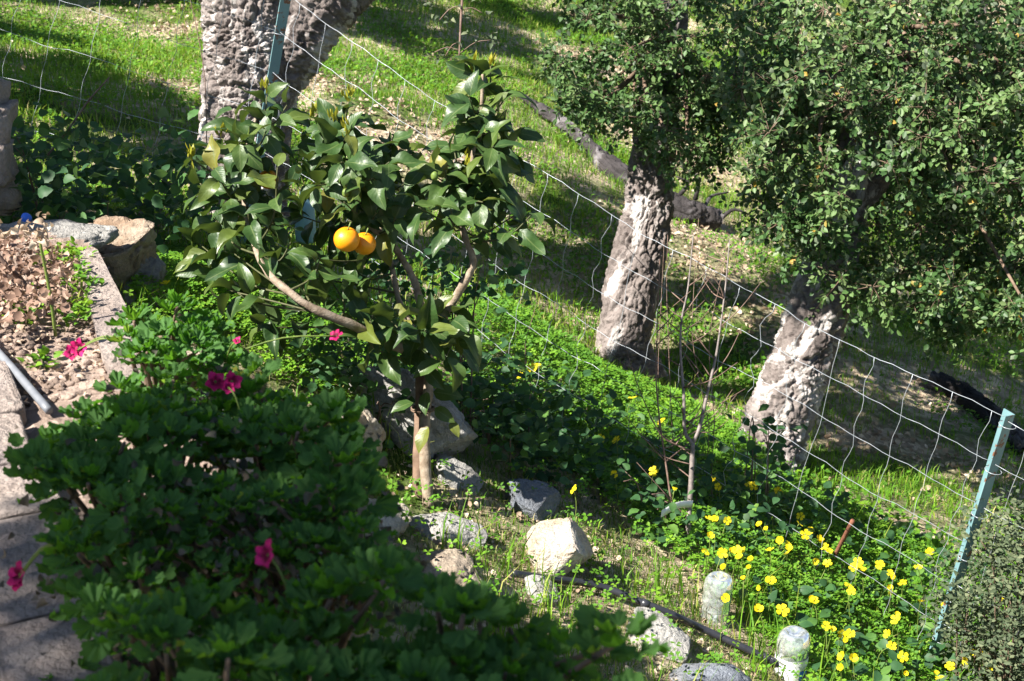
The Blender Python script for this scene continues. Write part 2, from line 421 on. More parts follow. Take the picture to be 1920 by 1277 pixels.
def ground_mat(name, soil1, soil2, green, gscale=1.3, gth=(.42, .6)):
    m, nt, b = newmat(name, .95, .15)
    c = ramp(nt, noise(nt, 14, 8, .65), [(.3, soil1), (.68, soil2)])
    vo = node(nt, "ShaderNodeTexVoronoi"); vo.inputs["Scale"].default_value = 28; nt.links.new(node(nt, "ShaderNodeNewGeometry").outputs["Position"], vo.inputs["Vector"])
    sep = node(nt, "ShaderNodeSeparateColor"); nt.links.new(vo.outputs["Color"], sep.inputs[0])
    c = mix(nt, math_(nt, 'MULTIPLY', math_(nt, 'GREATER_THAN', sep.outputs[0], .62), .55), c, tuple(min(.75, x*1.55) for x in soil2))
    if green:
        g = ramp(nt, noise(nt, 9, 5), [(.3, tuple(x*.6 for x in green)), (.7, green)])
        c = mix(nt, ramp(nt, noise(nt, gscale, 5, .6), [(gth[0], (0, 0, 0)), (gth[1], (1, 1, 1))]), c, g)
    nt.links.new(c, b.inputs["Base Color"])
    h = math_(nt, 'ADD', noise(nt, 30, 8, .7), math_(nt, 'MULTIPLY', vo.outputs["Distance"], .8)); bump(nt, b, h, .9, .03); return m
M['ground'] = ground_mat("hillside_soil", (.22, .16, .11), (.50, .40, .29), (.08, .14, .02))
M['soil'] = ground_mat("bed_soil", (.20, .145, .115), (.38, .29, .24), None)

# ------------------------------------------------------------------ the hillside
ctrl = [(795, 940, 4.2), (1040, 1090, 4.05), (1340, 1145, 4.2), (1480, 1275, 4.0), (1292, 1025, 4.6), (1745, 1258, 4.75),
        (1175, 700, 7.1), (1450, 870, 6.3), (430, 410, 6.5), (400, 600, 4.5), (300, 500, 5.0), (1100, 840, 5.2), (1900, 700, 8.5),
        (960, 0, 13), (100, 50, 10), (1200, 330, 10), (1000, 190, 10.6), (1900, 300, 13), (700, 200, 8.8), (1400, 560, 8.2),
        (1800, 1000, 6.0), (100, 300, 6.5), (1240, 1277, 3.6), (640, 800, 4.3), (1600, 1050, 5.2), (850, 560, 6.0)]
cp = np.array([P(*c) for c in ctrl]+[[.5, 1.0, -2.05], [-1.6, .8, -1.5], [2.2, 1.5, -2.9], [-3.2, 3.5, -1.25], [-.95, 2.1, -1.5],
                                     [-1.6, 2.2, -1.48], [-.3, 1.6, -1.9], [-4, 7, -1.2], [4.5, 5, -3.9], [5, 10, -3.9], [-5, 11, -.9], [-2, 13.5, -1.1], [2.5, 13.5, -2.4]])
def _tps(r): return np.where(r > 1e-9, r*r*np.log(np.maximum(r, 1e-9)), 0)
_n = len(cp); _K = _tps(np.linalg.norm(cp[:, None, :2]-cp[None, :, :2], axis=2))+np.eye(_n)*.03
_Pm = np.concatenate([np.ones((_n, 1)), cp[:, :2]], 1)
_A = np.block([[_K, _Pm], [_Pm.T, np.zeros((3, 3))]]); _w = np.linalg.solve(_A, np.concatenate([cp[:, 2], np.zeros(3)]))
def base_h(x, y):
    x = np.asarray(x, float); y = np.asarray(y, float); r = np.sqrt((x[:, None]-cp[None, :, 0])**2+(y[:, None]-cp[None, :, 1])**2)
    z = _tps(r)@_w[:_n]+_w[_n]+_w[_n+1]*x+_w[_n+2]*y
    far = -2.3-.24*18*np.tanh(x/18)+.22*np.maximum(y-8, 0)*np.exp(-np.maximum(y-8, 0)/60)
    t = np.clip((np.hypot(x-.3, y-6.5)-6.5)/6, 0, 1); t = t*t*(3-2*t)
    return z*(1-t)+far*t
def ground_z(x, y):
    x = np.atleast_1d(np.asarray(x, float)); y = np.atleast_1d(np.asarray(y, float)); q = np.stack([x, y, x*0], 1)
    return base_h(x, y)+.035*fbm(q*1.7, 3, 5)+.014*fbm(q*7, 3, 9)
def G(u, v, h=0.0):
    """where the line of sight of a photo pixel meets the ground raised by h"""
    r = ray(u, v); lo, hi = 1.6, 22.0
    for n in (170, 24):
        ts = np.linspace(lo, hi, n); p = r*ts[:, None]
        below = np.nonzero(p[:, 2] < ground_z(p[:, 0], p[:, 1])+h)[0]
        if not len(below): return p[-1]
        k = max(1, below[0]); lo, hi = ts[k-1], ts[k]
    return r*hi
def drop(p, dz=0.0):
    p = np.array(p, float); p[2] = ground_z(p[0], p[1])[0]+dz; return p

def axis_coords(lo, hi, step, far):
    a = np.arange(lo, hi+1e-6, step); k = np.geomspace(step, far, 26).cumsum(); k = k*(far/k[-1])
    return np.concatenate([lo-k[::-1], a, hi+k])
gx = axis_coords(-5, 5.5, .05, 90); gy = axis_coords(.2, 14, .052, 90)
X, Y = np.meshgrid(gx, gy); xx, yy = X.ravel(), Y.ravel(); zz = np.concatenate([ground_z(a, b) for a, b in zip(np.array_split(xx, 12), np.array_split(yy, 12))])
nx, ny = len(gx), len(gy); idx = np.arange(nx*ny).reshape(ny, nx)
g = Geo(); g.add(np.stack([xx, yy, zz], 1), None, np.stack([idx[:-1, :-1], idx[:-1, 1:], idx[1:, 1:], idx[1:, :-1]], -1).reshape(-1, 4))
tag(g.build("hillside", M['ground']), "steep grassy hillside with bare tan soil and litter patches", "hillside", kind="structure")

# ------------------------------------------------------------------ rocks
import bmesh
def ico(sub):
    bm = bmesh.new(); bmesh.ops.create_icosphere(bm, subdivisions=sub, radius=1.0); bm.verts.ensure_lookup_table()
    V = np.array([v.co[:] for v in bm.verts]); T = np.array([[v.index for v in f.verts] for f in bm.faces]); bm.free(); return V, T
ICO5 = ico(5); ICO4 = ico(4); ICO3 = ico(3); ICO2 = ico(2)
def rock_geo(c, half, rot=0.0, seed=0, cuts=9, tilt=(0, 0), rough=.05, boxy=0.5, src=None):
    V, T = src or ICO5; r_ = np.random.default_rng(seed); v = V.copy()
    pw = 1-boxy*.6; v = np.sign(v)*np.abs(v)**pw; v /= np.abs(v).max(0)
    v += .10*np.stack([fbm(v*1.1+seed, 2, seed+j) for j in (60, 61, 62)], 1)
    for k in range(int(cuts*1.8)):
        n = nrm(r_.normal(size=3)*[1, 1, .8]); o = (.58+.28*r_.random())*(1.0 if boxy else 1.2); d = v@n-o; v -= np.maximum(d, 0)[:, None]*n
    v = v/np.abs(v).max(0)*np.asarray(half)
    s = float(np.mean(half)); q = v/s
    d1, d2 = cells(q*1.7+seed, seed+5)
    dd = rough*s*(.9*fbm(q*2.0+seed, 6, seed)+.8*fbm(q*9+seed, 4, seed+3)-.9*np.exp(-((d2-d1)/.05)**2))
    v = v+nrm(V)*dd[:, None]
    Rm = np.array(Matrix.Rotation(rot, 3, 'Z')@Matrix.Rotation(tilt[0], 3, 'X')@Matrix.Rotation(tilt[1], 3, 'Y'))
    g = Geo(); g.add(v@Rm.T+np.asarray(c), T); return g
def rock(name, c, half, mat, label, cat="rock", group="stones along the terrace foot", parent=None, **kw):
    g = rock_geo(c, half, **kw)
    if parent is not None: return g.build(name, M[mat], parent)
    b = np.array(c)-[0, 0, half[2]]
    return tag(g.build(name, M[mat], None, b), label, cat, group)

ST = "stones along the terrace foot"
def R(u, v, hz, f=.45): return G(u, v, hz*f)
rock("limestone_block", R(1041, 1037, 0.077, 0.75), (.125, .095, .08), 'rock_white', "pale cream limestone block sitting on the grass at the hose end", seed=4, rot=.25, cuts=7, rough=.05, boxy=.75, tilt=(.05, .12))
rock("terrace_boulder", R(752, 842, 0.14, 0.1)+[0, .13, .08], (.27, .13, .15), 'rock_grey', "large grey boulder lying behind the citrus stake", seed=11, rot=-.35, cuts=8, rough=.07, boxy=.5, tilt=(.1, .48))
rock("terrace_boulder", R(668, 812, 0.11, 0.5), (.085, .1, .11), 'rock_white', "pale rough boulder partly hidden at the upper edge of the geraniums", seed=31, rot=.3, cuts=9, rough=.08, boxy=.5)
rock("boulder", R(862, 898, 0.04, 0.2), (.095, .07, .04), 'rock_grey', "small pale rounded stone right of the citrus stake", seed=14, rot=-.4, cuts=7, rough=.06, boxy=.4, tilt=(0, .5))
rock("slate_slab", R(993, 948, 0.055, 0.3), (.105, .10, .055), 'rock_blue', "smooth blue grey slate slab above the limestone block", seed=17, rot=-.5, cuts=8, rough=.04, boxy=.6, tilt=(.1, .5))
rock("flat_stone", R(838, 1000, 0.05, 0.3), (.115, .09, .042), 'rock_grey', "long pale grey stone below the citrus trunk", seed=21, rot=-.3, cuts=8, rough=.06, boxy=.5, tilt=(.1, .42))
rock("flat_stone", R(712, 972, 0.06, 0.4), (.085, .09, .06), 'rock_white', "pale stone between the geraniums and the citrus trunk", seed=24, rot=.2, cuts=8, rough=.07, boxy=.5, tilt=(0, .2))
rock("flat_stone", R(1020, 1115, 0.04, 0.3), (.07, .05, .03), 'rock_grey', "low grey stone in the gravel under the limestone block", seed=26, rot=-.4, cuts=8, rough=.06, boxy=.5, tilt=(0, .4))
rock("flat_stone", R(1222, 1192, 0.055, 0.4), (.105, .09, .045), 'rock_grey', "flat topped grey stone beside the black hose", seed=28, rot=-.2, cuts=8, rough=.05, boxy=.6, tilt=(.15, .22))
rock("flat_stone", R(1335, 1282, 0.05, 0.4), (.11, .09, .05), 'rock_blue', "dark shaded stone at the bottom edge below the hose", seed=33, rot=-.3, cuts=8, rough=.05, boxy=.5, tilt=(0, .4))
rock("flat_stone", R(830, 1090, 0.06, 0.4), (.11, .11, .06), 'rock_tan', "tan stone showing between the geranium leaves", seed=36, rot=.3, cuts=8, rough=.06, boxy=.5, tilt=(0, .2))
rock("field_stone", G(1577, 918), (.035, .03, .02), 'rock_tan', "small tan stone in the grass under the fence shade", seed=38, cuts=6, src=ICO4)
rock("field_stone", G(1380, 775), (.03, .03, .03), 'rock_white', "small pale stone between the two slender oak trunks", seed=39, cuts=6, src=ICO4)

# ------------------------------------------------------------------ raised flower bed and its walls
BZ = -1.2
poly = [on_z(185, 462, BZ), on_z(272, 640, BZ), np.array([-.16, 1.55, BZ]), np.array([-.05, .9, BZ]), np.array([-.5, .9, BZ]),
        on_z(125, 1277, BZ), on_z(60, 960, BZ), on_z(5, 790, BZ), np.array([-1.35, 2.75, BZ]), np.array([-2.6, 2.9, BZ]), np.array([-2.6, 3.95, BZ]), on_z(80, 440, BZ)]
pxy = [(p[0], p[1]) for p in poly]
gxx = np.arange(-2.65, .05, .022); gyy = np.arange(.85, 4.05, .022); X, Y = np.meshgrid(gxx, gyy)
ins = in_poly(X, Y, pxy); q3 = np.stack([X.ravel(), Y.ravel(), X.ravel()*0], 1)
Z = (BZ+.03*fbm(q3*5, 4, 3)+.022*np.abs(fbm(q3*22, 3, 6))).reshape(X.shape)
idx = np.arange(X.size).reshape(X.shape); ok = ins[:-1, :-1] & ins[1:, :-1] & ins[:-1, 1:] & ins[1:, 1:]
g = Geo(); g.add(np.stack([X.ravel(), Y.ravel(), Z.ravel()], 1), None, np.stack([idx[:-1, :-1], idx[:-1, 1:], idx[1:, 1:], idx[1:, :-1]], -1)[ok])
sk = np.array([[p[0], p[1]] for p in poly]); nk = len(sk); cx = sk.mean(0); sk = cx+(sk-cx)*.985
g.add(np.concatenate([np.c_[sk, np.full(nk, BZ-.02)], np.c_[sk, np.full(nk, BZ-1.0)]]), None, [[i, (i+1) % nk, nk+(i+1) % nk, nk+i] for i in range(nk)])
tag(g.build("flower_bed", M['soil'], None, np.array([-1, 2.5, BZ])), "raised flower bed of dry brown soil", "flower bed", kind="structure")
def bed_z(x, y): return BZ+.03*fbm(np.stack([x, y, x*0], 1)*5, 4, 3)

# kerb slab along the bed's edge
kp = [(146, 468), (182, 466), (228, 556), (276, 652), (300, 716), (215, 716), (188, 650), (166, 560)]
ks = [on_z(u, v, BZ+.035) for u, v in kp]; gk = Geo()
rows = []
L = smooth_path([ks[0], ks[7], ks[6], ks[5]], 40); Rr = smooth_path([ks[1], ks[2], ks[3], ks[4]], 40)
nn = 14; top = np.array([L[i]+(Rr[i]-L[i])*j/nn for i in range(40) for j in range(nn+1)])
top[:, 2] += .004*fbm(top*30, 4, 8)
idx = np.arange(len(top)).reshape(40, nn+1)
gk.add(top, None, np.stack([idx[:-1, :-1], idx[:-1, 1:], idx[1:, 1:], idx[1:, :-1]], -1).reshape(-1, 4)[:, ::-1])
ring = np.concatenate([idx[0, :], idx[1:, -1], idx[-1, -2::-1], idx[-2:0:-1, 0]]); rv = top[ring]; m_ = len(rv)
gk.add(np.concatenate([rv, rv-[0, 0, .07]]), None, [[i, (i+1) % m_, m_+(i+1) % m_, m_+i] for i in range(m_)])
tag(gk.build("kerb_slab", M['wall_stone'], None, ks[0]-[0, 0, .07], smooth=False), "flat tan stone kerb slab edging the soil bed", "kerb")

rw = empty("retaining_wall", [-1.0, 3.4, -1.9], "rough stone retaining wall on the shaded side of the kerb slab", "wall")
rock("stone", P(222, 487, 4.40), (.155, .12, .135), 'rock_tan', None, parent=rw, seed=41, rot=.45, cuts=10, rough=.12, boxy=.7, tilt=(0, .08))
rock("stone", P(262, 552, 4.42), (.10, .10, .12), 'rock_grey', None, parent=rw, seed=43, rot=.5, cuts=9, rough=.1, boxy=.6)
rock("stone", P(70, 452, 4.2), (.24, .11, .07), 'rock_grey', None, parent=rw, seed=45, rot=-.05, cuts=8, rough=.08, boxy=.8)
e0, e1 = np.array(poly[1]), np.array([-.10, 1.25, BZ])
for k in range(9):
    f = (k+.3)/9; c = e0+(e1-e0)*f+np.array([.07, .02, 0])
    for lv in range(3):
        rock("stone", c+[.02*lv, 0, -.16-.24*lv], (.13+.02*rng.random(), .1, .12), ('rock_tan', 'rock_grey', 'wall_stone')[(k+lv) % 3], None, parent=rw,
             seed=50+k*3+lv, rot=-1.1+.2*rng.random(), cuts=8, rough=.08, boxy=.8, src=ICO4)

lw = empty("garden_wall", [-.9, 2.1, -1.75], "low stone garden wall beside the lower geraniums with purple grey flat top", "wall")
a0, a1 = on_z(-70, 700, BZ+.03), on_z(150, 1420, BZ+.03)
a0 = np.array([a0[0], a0[1], 0]); a1 = np.array([a1[0], a1[1], 0]); dv = nrm(a1-a0); Lw = np.linalg.norm(a1-a0); nv = np.array([-dv[1], dv[0], 0])
cuts_ = [0, .2, .37, .52, .76, 1.0]; rz = math.atan2(dv[1], dv[0])
for k in range(5):
    s0, s1 = cuts_[k]*Lw+.004, cuts_[k+1]*Lw-.004; c = a0+dv*(s0+s1)/2
    hx = (s1-s0)/2
    def slab(cz, hz, hy, seed, mat, off=0.0):
        # rounded block with bevelled, worn edges
        V, T = ICO5; v = np.sign(V)*np.abs(V)**.16; v = v/np.abs(v).max(0)*[hx, hy, hz]
        w = v+[0, 0, 0]; w = w+nrm(V)*(.010*fbm(v*14+seed, 5, seed)+.004*fbm(v*60, 3, seed))[:, None]
        ca, sa = math.cos(rz), math.sin(rz); w = np.stack([w[:, 0]*ca-w[:, 1]*sa, w[:, 0]*sa+w[:, 1]*ca, w[:, 2]], 1)
        g = Geo(); g.add(w+c+nv*off+[0, 0, cz], T); return g.build("stone", M[mat], lw)
    slab(BZ+.015, .035, .085, 70+k, 'wall_stone', .006*(-1)**k)
    slab(BZ-.235, .21, .07, 80+k, 'rock_tan' if k % 2 else 'wall_stone')
    slab(BZ-.60, .16, .075, 90+k, 'wall_stone')

pl = empty("stone_pillar", P(-40, 420, 4.5), "rough grey stone pillar cut off by the left picture edge", "pillar")
for k, (vv, w) in enumerate([(165, .13), (232, .155), (300, .16), (368, .17), (440, .18)]):
    rock("stone", P(-68 + 4*(k % 2), vv, 4.5), (w, .14, .075), 'wall_stone', None, parent=pl, seed=100+k, rot=.1*k, cuts=3, rough=.09, boxy=1.1, src=ICO4)

# ------------------------------------------------------------------ cork oaks
def bark_trunk(g, path, rad, seed=0, na=110, amp=.030, step=.006, vs=.30, fr=17):
    ln = np.sum(np.linalg.norm(np.diff(path, axis=0), axis=1)); m = max(30, int(ln/step)); pts = smooth_path(path, m)
    rr = np.interp(np.linspace(0, 1, m), np.linspace(0, 1, len(rad)), rad)
    V, t, q = tube_arrays(pts, rr, na, False)
    ang = np.tile(np.arange(na)/na*2*math.pi, m); s = np.repeat(np.linspace(0, ln, m), na); R0 = np.repeat(rr, na)
    Q = np.stack([np.cos(ang)*R0, np.sin(ang)*R0, s], 1)
    wp = np.stack([fbm(Q*[7, 7, 7], 3, seed+k) for k in (1, 2, 3)], 1)
    W = Q*[fr, fr, fr*vs]+wp*[1.3, 1.3, 1.0]
    pl = lambda n, w: np.clip(np.abs(n)/w, 0, 1)**.55
    n1 = fbm(W*.62, 3, seed+5); n2 = fbm(W*1.5+7, 3, seed+6); n3 = fbm(W*[3.6, 3.6, 5]+3, 3, seed+7)
    h = amp*(.62*pl(n1, .20)+.34*pl(n2, .20)+.20*pl(n3, .2)+.22*fbm(Q*[60, 60, 45], 3, seed+9)+.5*np.maximum(n1, 0)-.8)+.06*R0*fbm(Q*[3.5, 3.5, 1.6], 3, seed+4)
    c = np.repeat(pts, na, 0); V = V+nrm(V-c)*h[:, None]
    g.add(V, None, q, 0.0, Q+seed*3.1)
def limb(g, p0, p1, r0, r1, sag=.1, n=9, k=8, seed=0):
    f = np.linspace(0, 1, n)[:, None]; p = p0+(p1-p0)*f; ln = np.linalg.norm(p1-p0)
    p = p+np.sin(f*math.pi)*np.array([0, 0, -sag*ln])+.06*ln*np.sin(f*math.pi)*rng.normal(size=(1, 3)); add_tube(g, p, np.linspace(r0, r1, n), k); return p
def fan_leaf(w, fold=.10):
    V = np.array([[0, 0, 0], [w*.42, .28, fold], [w*.5, .62, fold*.8], [0, 1.0, -.06], [-w*.5, .62, fold*.8], [-w*.42, .28, fold]])
    return V, np.array([[0, 1, 2], [0, 2, 3], [0, 3, 4], [0, 4, 5]]), np.zeros((6, 3))
OAK_T = fan_leaf(.62)
def crown_geo(gl, gt, centers, radii, tw=13, lv=9, size=(.026, .042), up=.55, anchor=None):
    C = np.asarray(centers); n = len(C)
    ci = np.repeat(np.arange(n), tw); N = len(ci); od = rdir(N); od[:, 2] *= .75; od = nrm(od)
    r = radii[ci]; st = C[ci]+od*r[:, None]*.15*rng.random((N, 1)); en = C[ci]+od*r[:, None]*(.55+.6*rng.random((N, 1)))+np.array([0, 0, -.05])*rng.random((N, 1))
    # twigs as three sided spikes
    dirv = en-st; Ms = frames(dirv, np.array([.3, .1, 1.0])+np.zeros((N, 3))); ln = np.linalg.norm(dirv, axis=1)
    tv = np.array([[.0022, 0, 0], [-.0011, 0, .0019], [-.0011, 0, -.0019], [0, 1, 0]]); W = np.einsum('nij,nkj->nki', Ms, tv[None]*np.stack([np.ones(N), ln, np.ones(N)], 1)[:, None])+st[:, None]
    gt.add(W.reshape(-1, 3), (np.array([[0, 1, 3], [1, 2, 3], [2, 0, 3]])[None]+(np.arange(N)*4)[:, None, None]).reshape(-1, 3))
    ti = np.repeat(np.arange(N), lv); K = len(ti); f = .2+.85*rng.random((K, 1)); pos = st[ti]+(en-st)[ti]*f
    rd = rdir(K); d = nrm(nrm(dirv)[ti]*.55+rd*.9+np.array([0, 0, -.08])); upv = nrm(rdir(K)*.9+np.array([-.25, -.25, up+.3]))
    scatter(gl, OAK_T, pos+rd*.006, d, upv, size[0]+(size[1]-size[0])*rng.random(K), np.where(rng.random(K) < .004, .999, np.clip(rng.random(n)[ci[ti]]*.6+.45*rng.random(K)-.02, 0, .985)))
def clumps_px(poly, dr, n, rr):
    q = rand_in_poly(poly, n); d = dr[0]+(dr[1]-dr[0])*rng.random(n); return np.array([P(a, b, c) for (a, b), c in zip(q, d)]), rr[0]+(rr[1]-rr[0])*rng.random(n)
def oak(label, path, rad, seed, limbs, clumps, vs=.30, fr=20, tw=14, lv=12, size=(.021, .035), amp=.040, group="cork oaks on the slope", na=210, crown_limbs=30, step=.006):
    base = np.array(path[0])
    t = empty("cork_oak", base, label, "tree", group); gt = Geo(); bark_trunk(gt, path, rad, seed, na, amp, step, vs, fr)
    gb = Geo()
    for k, (pp, rr) in enumerate(limbs): bark_trunk(gt, pp, rr, seed+20+k, min(na, 120), amp*.9, step, vs, fr)
    gt.build("trunk", M['bark'], t)
    C, Rr = clumps; gl = Geo(); gw = Geo(); crown_geo(gl, gw, C, Rr, tw, lv, size)
    ends = [np.array(path[-1])]+[np.array(pp[-1]) for pp, _ in limbs]+[np.array(path[-2])]
    for k in range(min(crown_limbs, len(C))):
        c = C[(k*7) % len(C)]; e = min(ends, key=lambda a: np.linalg.norm(a-c)); limb(gw, e, c, .017, .004, .05)
    gw.build("branches", M['stem_b'], t); gl.build("crown", M['oak'], t); return t

# places of the slope and garden that the sun reaches: crown clumps that would block it are left out
LIT = np.array([P(*a) for a in [(1140, 640, 7.1), (1150, 680, 7.1), (1165, 600, 7.1), (1180, 520, 7.1), (1200, 440, 7.1), (1215, 360, 7.1), (1222, 300, 7.1), (1225, 240, 7.1), (1430, 830, 6.2), (1450, 760, 6.2), (1480, 700, 6.2), (1500, 640, 6.2), (1520, 780, 6.2),
    (410, 20, 6.3), (480, 30, 6.3), (420, 110, 6.3), (490, 110, 6.3), (430, 200, 6.3), (500, 190, 6.3), (560, 60, 6.3), (430, 260, 6.3), (610, 10, 6.3), (540, 0, 5.4),
    (400, 280, 4.2), (500, 200, 4.2), (600, 220, 4.2), (700, 260, 4.2), (800, 300, 4.2), (900, 130, 4.2), (930, 220, 4.2), (980, 330, 4.2), (880, 340, 4.2), (600, 400, 4.2), (700, 400, 4.2), (420, 450, 4.2), (650, 450, 4.0), (560, 540, 4.1), (850, 560, 4.2), (800, 650, 4.1), (800, 760, 4.1), (480, 330, 4.2),
    (860, 20, 4.7), (860, 90, 4.7), (830, 50, 4.7), (300, 620, 2.75), (400, 640, 2.7), (240, 640, 2.8), (1041, 1037, 4.0), (1000, 950, 4.3), (830, 1000, 4.0), (1222, 1190, 3.8), (1150, 310, 9.8), (1880, 820, 4.4), (1800, 1050, 4.6), (1290, 900, 4.6), (1290, 650, 4.6)] + [(u, v, 5.4) for u in (1420, 1530, 1640, 1750, 1860) for v in (40, 170, 300, 430, 540)] + [(u, v, 6.3) for u in (1090, 1180, 1270) for v in (30, 120, 200)]]
    + [G(u, v) for u, v in ((600, 130), (650, 200), (720, 160), (780, 190), (760, 280), (860, 230), (900, 300), (850, 350), (330, 60), (280, 30), (360, 130), (1100, 150), (1150, 220), (1290, 420), (1330, 480), (1390, 560), (1440, 600), (1270, 450), (1310, 540), (1360, 600), (1350, 450), (1290, 330), (1000, 600), (1080, 650), (950, 650), (1300, 780), (1000, 780), (1100, 900), (1300, 980), (1450, 1050), (1600, 1100), (1700, 1200), (1550, 1010), (1350, 1150), (500, 620), (400, 560), (600, 680), (1040, 250), (1000, 440), (930, 420), (1660, 720), (1600, 680))]
    + [on_z(u, v, BZ) for u, v in ((60, 640), (120, 680), (60, 520), (170, 540), (215, 610), (20, 700), (120, 480))])
def keep_lit(c, r=.27):
    v = c[:, None]-LIT[None]; al = v@SUN; perp = np.linalg.norm(v-al[..., None]*SUN, axis=2); return c[~((perp < r) & (al > .5)).any(1)]
def pp(l): return np.array([P(*a) for a in l])
# big left oak (crown above the frame)
path = pp([(452, 470, 6.5), (452, 380, 6.5), (462, 240, 6.5), (474, 110, 6.45), (462, -10, 6.4), (440, -220, 6.4)])
l1 = pp([(495, 190, 6.48), (540, 95, 6.45), (598, 10, 6.45), (690, -70, 6.5), (830, -190, 6.6)])
cl = np.array([path[-1]+a for a in rng.normal(size=(60, 3))*[.8, .8, .35]+[-.3, 0, .9]]+[l1[-1]+a for a in rng.normal(size=(40, 3))*[.6, .6, .3]+[.2, .2, .7]])
cl = keep_lit(cl, .3)
oak("thick cork oak trunk with deeply furrowed grey bark forking above the citrus tree", path, [.22, .195, .19, .205, .19, .16], 3,
    [(l1, [.10, .15, .15, .13, .11])], (cl, .2+.15*rng.random(len(cl))), na=300, vs=1.25, fr=22)
# slender middle oak
path = pp([(1178, 715, 7.1), (1168, 640, 7.1), (1190, 510, 7.1), (1214, 400, 7.1), (1222, 300, 7.1), (1232, 190, 7.1), (1248, 40, 7.1), (1255, -120, 7.1)])
poly = [(1050, -60), (1340, -60), (1345, 150), (1300, 260), (1260, 330), (1215, 300), (1190, 230), (1130, 230), (1060, 200), (1045, 110)]
c1 = clumps_px(poly, (6.2, 7.15), 62, (.10, .20))
poly2 = [(1250, 140), (1420, 130), (1400, 250), (1340, 300), (1260, 330)]
c2 = clumps_px(poly2, (6.5, 7.2), 16, (.10, .18)); c3 = clumps_px([(950, -420), (1500, -420), (1450, -60), (1050, -60)], (6.5, 8.0), 45, (.15, .25))
oak("slender leaning cork oak with white lichened bark beyond the wire fence", path, [.17, .122, .12, .110, .096, .095, .09, .08], 5, [],
    (np.concatenate([c1[0], c2[0], c3[0]]), np.concatenate([c1[1], c2[1], c3[1]])))
# right oak with the drooping crown
path = pp([(1422, 900, 6.3), (1448, 820, 6.3), (1482, 730, 6.3), (1510, 650, 6.3), (1538, 560, 6.35), (1570, 430, 6.4), (1610, 250, 6.5), (1650, 40, 6.6), (1680, -200, 6.6)])
l1 = pp([(1580, 400, 6.4), (1690, 270, 6.6), (1800, 120, 6.7), (1835, -40, 6.8), (1860, -200, 6.9)])
poly = [(1350, -40), (2150, -40), (2180, 600), (2000, 660), (1900, 600), (1800, 620), (1740, 600), (1690, 535), (1590, 600), (1500, 530), (1430, 460), (1400, 400), (1420, 300), (1380, 200)]
c1 = clumps_px(poly, (5.3, 6.6), 340, (.10, .20))
c2 = clumps_px([(1350, -500), (2250, -500), (2150, -40), (1350, -40)], (5.4, 7.6), 70, (.16, .28))
c3 = clumps_px([(1420, 60), (2150, 60), (2150, 520), (1500, 480)], (6.6, 7.6), 130, (.14, .24))
c4 = clumps_px([(1700, 560), (1940, 560), (1930, 640), (1760, 610)], (5.4, 6.0), 10, (.07, .12))
oak("leaning cork oak with dense drooping dark green crown at the right", path, [.19, .142, .135, .13, .12, .105, .09, .075, .06], 8, [(l1, [.07, .07, .06, .05, .04])],
    tuple(np.concatenate([a[k] for a in (c1, c2, c3, c4)]) for k in (0, 1)), tw=13, lv=12, na=180, step=.009)

# unseen oaks added outside the view: crowns placed to shade brambles, slope and geraniums
def shade_pts(pix, t, sp, n):
    """crown clumps that stand between the sun and places of the slope"""
    out = []
    for a in pix:
        p = G(a[0], a[1]) if len(a) == 2 else P(*a)
        for k in range(n): out.append(p+SUN*(t+.5*rng.normal())+rng.normal(size=3)*sp)
    out = keep_lit(np.array(out)); pr = proj(out); m = 260
    return out[~((pr[:, 0] > -m) & (pr[:, 0] < 1920+m) & (pr[:, 1] > -m-60) & (pr[:, 1] < 1500) & (pr[:, 2] > 0))]
bed_pts = [(u, v, on_z(u, v, -.96)@F_) for u, v in rand_in_poly([(-60, 770), (60, 790), (120, 790), (300, 770), (480, 765), (600, 780), (680, 880), (740, 990), (880, 1070), (1230, 1290), (1230, 1520), (-100, 1520)], 120)]
bed_pts = [a for k, a in enumerate(bed_pts) if a[1] < 1010 or k % 7 < 2]
